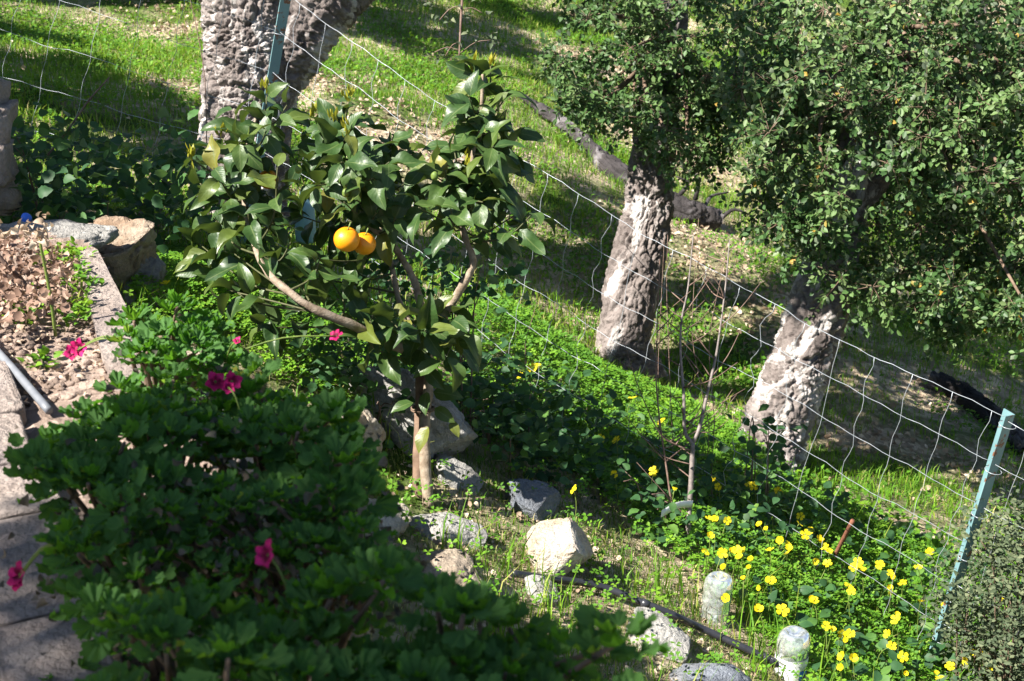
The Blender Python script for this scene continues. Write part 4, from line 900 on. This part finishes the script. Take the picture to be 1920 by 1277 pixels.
# grey pipe and pink scrap, blue ball
p0, p1 = on_z(-60, 600, BZ+.05), on_z(92, 770, BZ+.03)
g = Geo(); add_tube(g, smooth_path([p0, (p0*.5+p1*.5)+[0, 0, .004], p1], 20), .0085, 12); tag(g.build("irrigation_pipe", M['hose_grey'], None, p0), "grey irrigation pipe crossing the bare soil corner", "pipe")
M['pink'] = simple_mat("pink_plastic", (.70, .22, .24), (.85, .42, .42), 40, .5); M['blue'] = simple_mat("blue_plastic", (.04, .14, .62), (.06, .2, .75), 12, .4); M['white'] = simple_mat("white_plastic", (.72, .72, .72), (.85, .85, .84), 20, .5)
rock("plastic_scrap", on_z(36, 711, BZ+.015), (.008, .006, .008), 'pink', "small pink plastic scrap beside the grey pipe", "scrap", "plastic scraps", seed=7, cuts=6, src=ICO3)
rock("ball", P(49, 409, 4.15), (.016, .016, .016), 'blue', "small blue ball on the shaded stone ledge", "ball", "balls", seed=8, cuts=0, rough=.0, boxy=0, src=ICO4)

# ------------------------------------------------------------------ brambles and shrubs
BRT = [leaf_template(.7, 8, 4, .2, .5, .12, 1.3, 0, .09, s) for s in range(3)]; BRM = [tmesh("bramble_leaf", t, M['bramble']) for t in BRT]; BRL = leaf_template(.7, 5, 2, .25, .5, .1)
def bush(name, label, cat, group, pts, nleaf, size, nparts, mat_meshes, tl, mat, stem_mat='stem_r', stems=14, upb=.7, spread=.05, stem_r=.003):
    """leafy bush: points of its volume carry leaf sprays on arching stems"""
    b = drop(pts.mean(0)); t = empty(name, b, label, cat, group); gs = Geo()
    for k in range(stems):
        e = pts[rng.integers(len(pts))]; s = drop(b+rng.normal(size=3)*[.12, .12, 0], -.02); s = drop(s*.4+e*.6, -.02); h = e[2]-s[2]
        if stems <= 20: gs = Geo()
        add_tube(gs, smooth_path([s, s*.5+e*.5+np.array([0, 0, .25*abs(h)+.02]), e], 9), np.linspace(stem_r, stem_r*.5, 9), 5)
        if stems <= 20: gs.build("stem", M[stem_mat], t)
    if stems > 20: gs.build("stems", M[stem_mat], t, kind="stuff")
    k = rng.integers(0, len(pts), nleaf); p = pts[k]+rng.normal(size=(nleaf, 3))*spread; d = rdir(nleaf)*[1, 1, .5]+[0, -.1, -.1]; up = nrm(rdir(nleaf)*.6+np.array([-.1, -.25, upb])); s = size[0]+(size[1]-size[0])*rng.random(nleaf)
    if nparts:
        o = np.argsort(-(s/(p@F_))); o1, o2 = o[:nparts], o[nparts:]; leaf_objects("leaf", mat_meshes, t, p[o1], d[o1], up[o1], s[o1])
    else: o2 = np.arange(nleaf)
    if len(o2): g = Geo(); scatter(g, tl, p[o2], d[o2], up[o2], s[o2]); g.build("foliage", M[mat], t, kind="stuff" if nparts else None)
    return t
def vol_px(poly, hr, n):
    out = []
    q = rand_in_poly(poly, n)
    for u, v in q: out.append(G(u, v, hr[0]+(hr[1]-hr[0])*rng.random()))
    return np.array(out)
def vol_d(poly, dr, n):
    q = rand_in_poly(poly, n); d = dr[0]+(dr[1]-dr[0])*rng.random(n); return np.array([P(a, b, c) for (a, b), c in zip(q, d)])
BG = "bramble bushes along the fence"
bush("bramble", "dark bramble thicket in deep shade behind the stone pillar", "bramble", BG, vol_d([(-120, 240), (60, 240), (200, 255), (330, 275), (380, 300), (390, 400), (340, 430), (100, 430), (-120, 420)], (4.5, 5.6), 260), 1500, (.035, .06), 260, BRM, BRL, 'bramble')
bush("bramble", "glossy bramble mound between the citrus trunk and the bare sapling", "bramble", BG, vol_px([(880, 690), (960, 700), (1060, 740), (1130, 800), (1120, 870), (1010, 860), (900, 800), (850, 740)], (.02, .2), 120), 760, (.028, .05), 220, BRM, BRL, 'bramble')
bush("bramble", "bramble tangle growing around the bare sapling base", "bramble", BG, vol_px([(1130, 860), (1200, 860), (1380, 880), (1480, 920), (1500, 970), (1420, 1010), (1250, 980), (1150, 930)], (.02, .18), 110), 640, (.025, .045), 180, BRM, BRL, 'bramble')
bush("bramble", "bramble sprays with pale green leaves behind the right citrus branch", "bramble", BG, vol_d([(690, 500), (800, 480), (900, 500), (990, 490), (960, 540), (860, 560), (760, 570), (690, 560)], (4.45, 4.9), 60), 260, (.025, .045), 120, BRM, BRL, 'bramble', stems=8)
bush("bramble", "dark bramble patch beneath the left citrus branch", "bramble", BG, vol_px([(560, 620), (700, 640), (780, 700), (780, 780), (680, 760), (600, 700)], (.02, .16), 70), 420, (.025, .045), 120, BRM, BRL, 'bramble', stems=8)
bush("bramble", "young bramble shoot with toothed bright leaves before the right oak base", "bramble", BG, vol_d([(1395, 780), (1470, 770), (1500, 850), (1480, 890), (1400, 880)], (4.9, 5.3), 24), 46, (.035, .05), 46, BRM, BRL, 'bramble', stems=6)
SHT = leaf_template(.5, 3, 2, .3, .4)
bush("grey_shrub", "fine leaved grey green shrub in the lower right corner", "shrub", "shrubs", vol_d([(1800, 1010), (1860, 950), (1960, 930), (2060, 930), (2060, 1340), (1840, 1340), (1800, 1240), (1770, 1130)], (4.35, 4.85), 230), 11000, (.012, .026), 0, None, SHT, 'shrub', 'stem_b', 90, .6, .042)
bush("climbing_vine", "dangling vine with small curled leaves at the top edge", "vine", "vines", np.array([P(u, v, 4.7) for u, v in ((866, 20), (900, 25), (880, 60), (862, 90), (835, 100), (815, 98), (858, 112), (840, 30), (820, 15), (825, 45), (900, 80), (930, 72))]), 60, (.016, .03), 0, None, leaf_template(.45, 4, 2, .6, 1.2), 'shrub', 'stem_r', 0, .3, .02)
vine = bpy.data.objects["climbing_vine"]; g = Geo()
vine_path = smooth_path([P(872, -260, 4.75), P(868, -40, 4.72), P(864, 40, 4.7), P(861, 108, 4.7)], 20); add_tube(g, vine_path, np.linspace(.006, .003, 20), 6)
for a, b in (((864, 20), (905, 25)), ((864, 10), (822, 40)), ((862, 95), (815, 98)), ((861, 80), (835, 105)), ((862, 100), (920, 75))):
    add_tube(g, smooth_path([P(*a, 4.7), P((a[0]+b[0])/2, (a[1]+b[1])/2-8, 4.7), P(*b, 4.7)], 7), .0016, 5)
g.build("stem", M['stem_r'], vine)
# fern
fb = G(1740, 1050); fern = empty("fern", fb, "small upright green fern frond beside the teal post", "fern"); g = Geo()
for ang, ln in ((.5, .13), (.25, .15), (.75, .11), (.0, .1)):
    p = smooth_path([fb, fb+[.06*ang*2, 0, ln*.6], fb+[.14*ang*2, 0, ln]], 14); add_tube(g, p, .0012, 4)
    for i in range(2, 14):
        for sgn in (-1, 1): scatter(g, SHT, p[i:i+1], np.array([[sgn*.6, .1, .8]])+.3*nrm(p[min(13, i)]-p[i-1]), [[0, -1, .5]], np.array([.035*(1.2-i/14)]))
g.build("frond", M['oxalis'], fern)
# ------------------------------------------------------------------ young bare tree
yb = P(1292, 1030, 4.6); yt = empty("bare_sapling", yb, "young bare sapling with upright brown twigs and a white tag", "tree")
def tb(l, r0, r1, name="branch", n=26, d=4.6, mat='young_bark'):
    p = smooth_path([P(a[0], a[1], d+(a[2] if len(a) > 2 else 0)) for a in l], n); g = Geo(); add_tube(g, p, np.linspace(r0, r1, n)*(1+.1*vnoise(p*60)), 8); g.build(name, M[mat], yt); return p
tp_ = tb([(1292, 1045), (1291, 980), (1296, 900), (1299, 830)], .0095, .0078, "trunk")
b1 = tb([(1299, 832), (1284, 808), (1282, 740), (1276, 660), (1278, 600), (1290, 540), (1300, 440)], .007, .0018); b2 = tb([(1300, 830), (1312, 800), (1328, 730), (1340, 680), (1347, 640), (1360, 540), (1368, 450)], .0068, .0018)
b3 = tb([(1288, 985), (1262, 950), (1250, 880), (1236, 780), (1230, 700), (1233, 600), (1238, 470)], .004, .0014, mat='stem_r'); b4 = tb([(1296, 845), (1260, 830), (1230, 800), (1195, 720), (1170, 640)], .003, .001, mat='stem_r')
gt_ = []
for bp, n in ((b1, 17), (b2, 17), (b3, 7), (tp_, 6), (b4, 4)):
    for k in range(n):
        i = int(3+rng.random()*(len(bp)-5)); s = bp[i]; u, v, d = proj(s)[0]; sg = rng.choice([-1, 1]); ln = 50+110*rng.random()**1.3
        e = (u+sg*ln*(.45+.5*rng.random()), v-ln*(.35+.6*rng.random()), d-4.6+.1*rng.normal()); tb([(u, v, d-4.6), ((u+e[0])/2+4*rng.normal(), (v+e[1])/2+12*rng.random(), (d-4.6+e[2])/2), e], .0022, .0008, "twig", 9, mat='stem_r')
g = Geo(); tgp = [P(1299, 945, 4.58), P(1270, 948, 4.5), P(1240, 964, 4.43)]; w = np.array([0, 0, .012]); V = []
for p in smooth_path(tgp, 8): V += [p+w, p-w, p+w+[0, .0012, 0], p-w+[0, .0012, 0]]
q = []
for i in range(7):
    a = i*4; q += [[a, a+1, a+5, a+4], [a+2, a+6, a+7, a+3], [a, a+4, a+6, a+2], [a+1, a+3, a+7, a+5]]
g.add(V, None, q); o = g.build("plastic_tag", M['white'], yt); o["label"] = "white plastic tag tied round the stem"

# dry stalks rising from the slope near the sapling
def dry_stalk(label, l, d, r=.0016):
    p = smooth_path([P(a, b, d) for a, b in l], 14); p = p.copy(); g = Geo(); s = drop(p[0], -.02); p = np.concatenate([[s], p]); add_tube(g, p, np.linspace(r, r*.6, 15), 5)
    tag(g.build("dry_stalk", M['stem_r'], None, s), label, "stalk", "dry stalks near the sapling")
dry_stalk("tall dry reddish stalk crossing the slender oak trunk", [(1238, 880), (1234, 700), (1240, 560), (1246, 440)], 5.0)
dry_stalk("dry stalk beside the slender oak, second from the trunk", [(1262, 850), (1254, 660), (1250, 540), (1252, 440)], 5.0)
dry_stalk("tall dry stalk rising over the bare soil patch", [(1330, 800), (1300, 650), (1300, 560), (1310, 410)], 5.0)
dry_stalk("arching dry stalk over the bare soil patch toward the dense crown", [(1340, 790), (1330, 640), (1352, 520), (1366, 440)], 5.0)
dry_stalk("pale dry grass stalk behind the right citrus branch", [(985, 640), (1000, 590), (1012, 545)], 5.0, .0014)
dry_stalk("thin pale stalk in front of the thick oak bark", [(388, 300), (384, 150), (370, 60), (352, -20)], 5.2, .0022)
dry_stalk("dark slanting dead twig above the shaded brambles", [(90, 290), (130, 240), (165, 190), (205, 145)], 5.0, .0045)

# ------------------------------------------------------------------ hose, rebar, bottles
hp = [G(u, v, .034) for u, v in ((960, 1075), (1030, 1085), (1090, 1092), (1140, 1104), (1200, 1128), (1260, 1152), (1320, 1180), (1390, 1212), (1450, 1240), (1520, 1275), (1640, 1340))]
hose = empty("irrigation_hose", hp[0], "black irrigation hose running through the grass past the bottles", "hose"); g = Geo(); hsp = smooth_path(hp, 90); add_tube(g, hsp, .0105, 12); g.build("tube", M['hose'], hose)
for f in (.42, .78):
    i = int(f*89); g = Geo(); add_tube(g, hsp[i-1:i+2], .0125, 12); g.build("coupling", M['hose'], hose)
rb = [G(1552, 1068), P(1578, 1020, 4.85), P(1599, 976, 4.8)]; rb[1] = (rb[0]+rb[2])/2; g = Geo(); add_tube(g, smooth_path(rb, 10), .0075, 8); tag(g.build("steel_rod", M['rust'], None, rb[0]), "rusty steel rod leaning in the yellow flowers", "rod", "rusty rods")
def bottle_mat():
    m, nt, b = newmat("clear_plastic", .12, .5)
    b.inputs["Base Color"].default_value = (.86, .91, .92, 1); b.inputs["Transmission Weight"].default_value = .0
    tr = node(nt, "ShaderNodeBsdfTransparent"); tr.inputs[0].default_value = (.80, .87, .88, 1)
    gl_ = node(nt, "ShaderNodeBsdfGlossy"); gl_.inputs["Roughness"].default_value = .06; gl_.inputs[0].default_value = (.95, .97, 1, 1)
    fr_ = node(nt, "ShaderNodeFresnel"); fr_.inputs[0].default_value = 1.6
    m1 = node(nt, "ShaderNodeMixShader"); nt.links.new(math_(nt, 'ADD', math_(nt, 'MULTIPLY', fr_.outputs[0], 1.3), .05, True), m1.inputs[0]); nt.links.new(tr.outputs[0], m1.inputs[1]); nt.links.new(gl_.outputs[0], m1.inputs[2])
    du = ramp(nt, noise(nt, 70, 5, .6), [(.35, (.10, .10, .10)), (.72, (.34, .34, .34))]); m2 = node(nt, "ShaderNodeMixShader")
    nt.links.new(du, m2.inputs[0]); nt.links.new(m1.outputs[0], m2.inputs[1]); nt.links.new(b.outputs[0], m2.inputs[2]); nt.links.new(m2.outputs[0], nt.nodes["Material Output"].inputs[0]); return m
M['bottle'] = bottle_mat()
def bottle(label, u, vtop, d, r, h, tilt, lab=False):
    c = P(u, vtop, d); base = c-[0, 0, h]; t = empty("plastic_bottle", base, label, "bottle", "upturned bottles over stakes")
    prof = [(0, h-.012), (.25*r, h-.010), (.45*r, h-.002), (.62*r, h), (.8*r, h-.004), (.93*r, h-.014), (r, h-.03)]
    for k in range(1, 15):
        z = h-.03-(h-.03)*k/14; prof.append((r*(1-.06*(k % 3 == 0)), z))
    n = 36; a = np.arange(n)/n*2*math.pi; V = []
    for i, (rr, z) in enumerate(prof):
        lob = 1+(.05*np.cos(5*a) if i in (1, 2, 3) else 0); x = np.stack([rr*lob*np.cos(a), rr*lob*np.sin(a), np.full(n, z)], 1); x += .0015*np.stack([vnoise(x*40, 1), vnoise(x*40, 2), np.zeros(n)], 1); V.append(x)
    V = np.concatenate(V); V[:, 0] += tilt*V[:, 2]; m_ = len(prof); i0 = (np.arange(m_-1)*n)[:, None]; k = np.arange(n)[None]; kb = (k+1) % n
    g = Geo(); g.add(V+base, None, np.stack([i0+k, i0+kb, i0+n+kb, i0+n+k], -1).reshape(-1, 4)); g.build("body", M['bottle'], t)
    if lab:
        for z0, z1, mt, a0_, a1_ in ((.085, .118, 'white', 3.0, 6.4), (.045, .084, 'blue', 5.1, 6.0), (.045, .084, 'white', 3.2, 5.09)):
            aa = np.linspace(a0_, a1_, 24); V = np.concatenate([np.stack([r*1.02*np.cos(aa)+tilt*z, r*1.02*np.sin(aa), np.full(24, z)], 1) for z in (z0, z1)])+base
            g = Geo(); g.add(V, None, [[i, i+1, 24+i+1, 24+i] for i in range(23)]); g.build("label", M['paper_white' if mt == 'white' else mt], t)
    return base
M['paper_white'] = simple_mat("label_film", (.62, .64, .66), (.8, .8, .8), 18, .4)
b0 = bottle("upturned clear plastic bottle, the one farther up along the hose", 1343, 1080, 4.15, .043, .17, .06)
b1_ = bottle("upturned clear plastic bottle with white and blue label remains at the bottom edge", 1485, 1184, 4.0, .046, .19, .05, True)
for b, o, lab in ((b0, [-.026, -.012, 0], "rusty stake inside the upper bottle"), (b1_, [-.025, -.012, 0], "rusty stake inside the labelled bottle")):
    g = Geo(); add_tube(g, np.array([b+o+[0, 0, -.03], b+o+[.002, 0, .06], b+o+[.006, 0, .135]]), .0055, 7); tag(g.build("steel_rod", M['rust'], None, b+o), lab, "rod", "rusty rods")
rock("plastic_scrap", G(1340, 1158, .02), (.016, .012, .012), 'white', "white plastic scrap below the upper bottle", "scrap", "plastic scraps", seed=77, cuts=8, src=ICO3)
M['paleblue'] = simple_mat("pale_blue_plastic", (.14, .27, .33), (.20, .35, .42), 8, .4)
g = Geo(); c = P(574, 452, 5.0); pr = [(0, 0), (.034, 0), (.037, .01), (.036, .12), (.03, .145), (.014, .16), (.013, .18), (0, .18)]; n = 24; a = np.arange(n)/n*2*math.pi
V = np.concatenate([np.stack([r*np.cos(a), r*np.sin(a), np.full(n, z)], 1) for r, z in pr])+c; i0 = (np.arange(len(pr)-1)*n)[:, None]; k = np.arange(n)[None]; kb = (k+1) % n
g.add(V, None, np.stack([i0+k, i0+kb, i0+n+kb, i0+n+k], -1).reshape(-1, 4)); tag(g.build("blue_bottle", M['paleblue'], None, c), "pale blue plastic bottle glimpsed through the citrus leaves", "bottle")

# ------------------------------------------------------------------ ground cover
def cover(n, x0, x1, y0, y1, dens):
    x = x0+(x1-x0)*rng.random(n); y = y0+(y1-y0)*rng.random(n)
    z = np.concatenate([ground_z(a, b) for a, b in zip(np.array_split(x, 10), np.array_split(y, 10))]); p = np.stack([x, y, z], 1); u = proj(p)
    k = (u[:, 0] > -500) & (u[:, 0] < 2420) & (u[:, 1] > -330) & (u[:, 1] < 1600) & (u[:, 2] > 2.2)
    k &= ~in_poly(x, y, pxy); p, u = p[k], u[k]; k = rng.random(len(p)) < dens(p, u); return p[k], u[k]
bare = [(np.array(G(u, v)), r) for u, v, r in ((600, 150, .45), (690, 215, .5), (770, 260, .45), (850, 330, .4), (330, 60, .3), (290, 20, .3), (1110, 130, .45), (1180, 230, .5), (1290, 300, .5), (1240, 440, .4), (1300, 480, .45), (1350, 530, .45), (1420, 590, .4), (1330, 430, .35), (1480, 560, .4), (700, 300, .35), (340, 170, .25), (1600, 830, .25), (1720, 850, .3))]
def bareness(p):
    b = np.zeros(len(p)); nz = fbm(p*[3.2, 3.2, 0], 3, 21)
    for c, r in bare: b = np.maximum(b, np.clip(1.35-np.hypot(p[:, 0]-c[0], p[:, 1]-c[1])/r+.8*nz, 0, 1))
    return b
FL0, FL1 = fb0[:2], fb1[:2]
def front(p):   # in front of the fence line
    e = FL1-FL0; return (e[0]*(p[:, 1]-FL0[1])-e[1]*(p[:, 0]-FL0[0])) < 0
stones_poly = [(600, 760), (700, 760), (900, 860), (1060, 900), (1150, 980), (1260, 1060), (1340, 1180), (1480, 1277), (1000, 1400), (500, 1277), (600, 900)]
def blades(name, label, p, ln, w, mat, tilt=.5):
    n = len(p); az = rng.random(n)*2*math.pi; tl = tilt*(.3+.9*rng.random(n)); d0 = np.stack([np.cos(az)*np.sin(tl*.5), np.sin(az)*np.sin(tl*.5), np.cos(tl*.5)], 1); d1 = np.stack([np.cos(az)*np.sin(tl*1.7), np.sin(az)*np.sin(tl*1.7), np.cos(tl*1.7)], 1)
    a2 = az+math.pi/2+rng.normal(size=n)*.5; s = np.stack([np.cos(a2), np.sin(a2), np.zeros(n)], 1)*w[:, None]*.5; m_ = p+d0*ln[:, None]*.55; e = m_+d1*ln[:, None]*.5; b = p-[0, 0, .008]
    V = np.stack([b-s, b+s, m_-s*.8, m_+s*.8, e], 1); T = (np.array([[0, 1, 3], [0, 3, 2], [2, 3, 4]])[None]+(np.arange(n)*5)[:, None, None]).reshape(-1, 3)
    patch = fbm(p*[.9, .9, 0], 3, 31)*.28; g = Geo(); g.add(V.reshape(-1, 3), T, None, np.repeat(np.clip(.45+patch+.22*rng.normal(size=n), .001, .985), 5))
    return tag(g.build(name, M[mat], None, np.array([.5, 7, -2.3])), label, "grass", kind="stuff")
p, u = cover(380000, -5.5, 5.5, 3.6, 14.5, lambda p, u: np.clip(.25+.9*fbm(p*[2.1, 2.1, 0], 4, 41)+.45, .05, 1)*(1-.97*bareness(p))*np.where(front(p), .25, .8))
hgt = np.clip(1+.9*fbm(p*[1.3, 1.3, 0], 3, 43), .3, 2)
blades("grass", "bright green meadow grass covering the slope beyond the fence", p, (.03+.05*rng.random(len(p)))*hgt, .0035+.0035*rng.random(len(p)), 'grass', .75)
p, u = cover(240000, -1.5, 2.6, 2.6, 5.2, lambda p, u: np.where(front(p), 1, 0)*np.clip(.55+.9*fbm(p*[4, 4, 0], 3, 45), 0.04, 1)*np.where(in_poly(u[:, 0], u[:, 1], stones_poly), .75, .32))
blades("short_grass", "short trodden grass around the terrace stones and hose", p, .012+.03*rng.random(len(p))**1.5, .0018+.0015*rng.random(len(p)), 'dark_grass', .9)
p, u = cover(9000, -1.5, 2.6, 2.8, 5.4, lambda p, u: np.where(front(p), 1, .3)*(fbm(p*[2.5, 2.5, 0], 3, 47) > .08))
blades("long_grass", "longer grass blades rising among the clover leaves", p, .07+.12*rng.random(len(p)), .003+.003*rng.random(len(p)), 'grass', .6)

# low broad leaved weeds on the slope
WT = (np.array([[0, 0, 0], [.3, .5, .1], [0, 1, -.03], [-.3, .5, .1]]), np.array([[0, 1, 2], [0, 2, 3]]), np.zeros((4, 3)))
p, u = cover(330000, -5.5, 5.5, 4.3, 14, lambda p, u: (1-.95*bareness(p))*np.clip(.42+1.5*fbm(p*[1.6, 1.6, 0], 3, 51), .05, .9)); n = len(p); p = p+np.c_[np.zeros((n, 2)), .05*rng.random(n)]
g = Geo(); scatter(g, WT, p, rdir(n)*[1, 1, .5]+[0, 0, .25], nrm(rdir(n)*.5+[0, 0, 1]), .016+.022*rng.random(n), np.clip(.45+.25*rng.normal(size=n), 0, .98)); tag(g.build("slope_weeds", M['oxalis'], None, np.array([.5, 7, -2.3])), "low leafy weeds between the grass on the slope", "weeds", kind="stuff")

# clover leaved oxalis: three heart shaped leaflets each
def trifoliate():
    V, T = [], []
    for k in range(3):
        a = k*2*math.pi/3; c, s = math.cos(a), math.sin(a)
        pts = [(0, .03, 0), (.36, .62, .05), (.24, .98, -.02), (0, .80, -.03), (-.24, .98, -.02), (-.36, .62, .05)]
        b = len(V); V += [(x*c-y*s, x*s+y*c, z+.06*y) for x, y, z in pts]; T += [[b, b+1, b+2], [b, b+2, b+3], [b, b+3, b+4], [b, b+4, b+5]]
    V = np.array(V); return V, np.array(T), np.zeros((len(V), 3))
TRI = trifoliate()
ox_polys = [[(860, 640), (930, 560), (1130, 640), (1250, 720), (1420, 880), (1560, 960), (1760, 1040), (2000, 1100), (2100, 1450), (1600, 1450), (1420, 1190), (1300, 1090), (1190, 1010), (1090, 910), (960, 840), (880, 790)],
            [(280, 470), (480, 520), (660, 560), (780, 640), (800, 790), (640, 780), (460, 700), (240, 640)]]
def oxd(p, u):
    k = in_poly(u[:, 0], u[:, 1], ox_polys[0]) | in_poly(u[:, 0], u[:, 1], ox_polys[1]); return np.where(k, np.clip(.75+.8*fbm(p*[3.3, 3.3, 0], 3, 61), .05, 1), .05*front(p))
p, u = cover(90000, -2.0, 2.9, 3.0, 6.0, oxd); n = len(p); hh = .03+.11*np.clip(.5+fbm(p*[2.7, 2.7, 0], 3, 63), 0, 1)*rng.random(n)**.6; p = p+np.c_[np.zeros((n, 2)), hh]
g = Geo(); scatter(g, TRI, p, rdir(n)*[1, 1, .3], nrm(rdir(n)*.45+[-.1, -.15, 1]), .010+.010*rng.random(n), np.clip(.5+.3*fbm(p*[1.5, 1.5, 0], 2, 65)+.22*rng.normal(size=n), 0, .99)); tag(g.build("oxalis_leaves", M['oxalis'], None, np.array([.5, 4.3, -2.3])), "bright green clover leaved oxalis carpet below the fence", "ground cover", kind="stuff")
# a few larger leaves in the flowering bank
p, u = cover(2600, -.2, 2.6, 3.2, 5.2, lambda p, u: in_poly(u[:, 0], u[:, 1], ox_polys[0])*.8); n = len(p); p = p+np.c_[np.zeros((n, 2)), .05+.08*rng.random(n)]
g = Geo(); scatter(g, BRL, p, rdir(n)*[1, 1, .5], nrm(rdir(n)*.5+[-.1, -.2, 1]), .025+.03*rng.random(n)); tag(g.build("bank_foliage", M['bramble'], None, np.array([.8, 4, -2.4])), "scattered broader leaves among the yellow flowers", "weeds", kind="stuff")
# litter on bare slope patches and between stones
p, u = cover(60000, -4.5, 4.5, 4.6, 14, lambda p, u: .75*bareness(p)+.03); litter("slope_litter", "pale dry leaf litter on the bare slope patches", p+[0, 0, .012], (.018, .045))
p, u = cover(5000, -.8, 1.4, 3.0, 4.4, lambda p, u: in_poly(u[:, 0], u[:, 1], stones_poly)*np.clip(.3+fbm(p*[5, 5, 0], 2, 71), 0, 1)); litter("stone_litter", "dry leaf scraps between the terrace stones", p+[0, 0, .01], (.010, .024))

# ------------------------------------------------------------------ yellow oxalis flowers
FL = [(1339, 899), (1348, 912), (1404, 908), (1414, 912), (1459, 921), (1467, 926), (1329, 974), (1341, 974), (1363, 976), (1331, 1006), (1425, 985), (1438, 994), (1498, 983), (1519, 994), (1510, 1002), (1501, 968), (1535, 1011), (1542, 1015), (1547, 1026), (1554, 1035), (1465, 1014), (1476, 1022), (1479, 1029), (1478, 1037), (1369, 1034), (1382, 1031), (1396, 1034), (1354, 1038), (1324, 1033), (1387, 1046), (1409, 1051), (1444, 1033), (1359, 1065), (1405, 1066), (1394, 1087), (1426, 1103), (1445, 1091), (1422, 1144), (1467, 1144), (1361, 1122), (1523, 1122), (1527, 1128), (1548, 1174), (1561, 1182), (1579, 1187), (1594, 1189), (1586, 1201), (1581, 1233), (1599, 1234), (1578, 1252), (1552, 1057), (1527, 1051), (1609, 1054), (1616, 1067), (1600, 1064), (1650, 1060), (1669, 1076), (1676, 1084), (1692, 1093), (1722, 1066), (1591, 1099), (1596, 1109), (1668, 1101), (1667, 1109), (1681, 1154), (1680, 1162), (1726, 1129), (1772, 1135), (1664, 1189), (1672, 1211), (1693, 1231), (1698, 1262), (1755, 1264), (1762, 1272), (1782, 1251), (1827, 1221), (1837, 1223), (1813, 1240), (1859, 1251), (1882, 1125), (1744, 1036), (1226, 884), (1264, 920), (1804, 1170), (998, 690), (1008, 688), (1186, 747), (1153, 889), (1076, 918), (1125, 822), (1156, 826), (1240, 790), (975, 705), (311, 533), (304, 503)]
def round_petal():
    pts = [(0, 0, 0), (.22, .3, .03), (.42, .65, .05), (.34, .95, 0), (0, 1.0, -.05), (-.34, .95, 0), (-.42, .65, .05), (-.22, .3, .03)]
    return np.array(pts, float), np.array([[0, i, i+1] for i in range(1, 7)]), np.zeros((8, 3))
PT = round_petal()
an = np.arange(5)/5*2*math.pi; rd = np.stack([np.cos(an), np.sin(an), np.zeros(5)], 1); BLOS = []
for lift, w in ((.25, 1.0), (.5, 1.0), (.8, .95), (1.6, .85), (.1, 1.05)):     # from wide open to half closed
    gb = Geo(); scatter(gb, PT, rd*.06, rd*.9+[0, 0, lift]+.1*rng.normal(size=(5, 3)), np.array([[0, 0, 1.0]])-rd*lift, np.full(5, .55*w), np.linspace(0, .9, 5))
    BLOS.append(gb.mesh("oxalis_blossom", M['petal_y']))
land = [("the bare sapling", (1292, 1000)), ("the upper bottle", (1343, 1110)), ("the labelled bottle", (1485, 1220)), ("the rusty rod", (1575, 1020)), ("the leaning teal post", (1780, 1130)), ("the right oak base", (1440, 860)), ("the slender oak base", (1180, 700)), ("the citrus trunk", (800, 850)), ("the kerb slab", (230, 560)), ("the grey shrub", (1860, 1150))]
used = {}
fg = "yellow oxalis flowers on the slope"
order = sorted(range(len(FL)), key=lambda i: min(math.hypot(FL[i][0]-l[1][0], FL[i][1]-l[1][1]) for l in land))
ORD = ["nearest", "second nearest", "third nearest", "fourth nearest", "fifth nearest", "sixth nearest", "seventh nearest", "eighth nearest", "ninth nearest", "tenth nearest", "eleventh nearest", "twelfth nearest", "thirteenth nearest", "fourteenth nearest"]
labs = {}
for i in order:
    u, v = FL[i]; nm, (lu, lv) = min(land, key=lambda l: math.hypot(u-l[1][0], v-l[1][1])); side = ("above" if v < lv-abs(u-lu)*.6 else "below" if v > lv+abs(u-lu)*.6 else "left of" if u < lu else "right of")
    k = used.get((nm, side), 0); used[(nm, side)] = k+1; labs[i] = f"small yellow oxalis flower {side} {nm}, {ORD[min(k, 13)]} to it"
cand = {}
for i, (u, v) in enumerate(FL):
    h = .165 if u > 900 else .10; p = G(u, v, h); p = p-nrm(p)*.02; r0 = drop(p+rng.normal(size=3)*[.03, .03, 0], -.01); t = empty("yellow_flower", r0, labs[i], "flower", fg)
    g = Geo(); add_tube(g, smooth_path([r0, (r0+p)/2+[.01*rng.normal(), .01*rng.normal(), .03], p], 7), .0013, 5); g.build("stem", M['stem_g'], t)
    ax = nrm(np.array([-.3, -.45, .8])+.45*rng.normal(size=3)); o = bpy.data.objects.new("blossom", BLOS[int(rng.integers(0, 5))]); Mx = Vector(ax).to_track_quat('Z', 'Y').to_matrix().to_4x4(); s = .023+.009*rng.random()
    Mx = Mx@Matrix.Rotation(rng.random()*6, 4, 'Z')@Matrix.Scale(s, 4); Mx.translation = Vector(p-r0); o.parent = t; o.matrix_basis = Mx; COL.objects.link(o)
print("objects:", len(bpy.data.objects), "tris:", sum(len(m.loops)-2*len(m.polygons) for m in bpy.data.meshes))
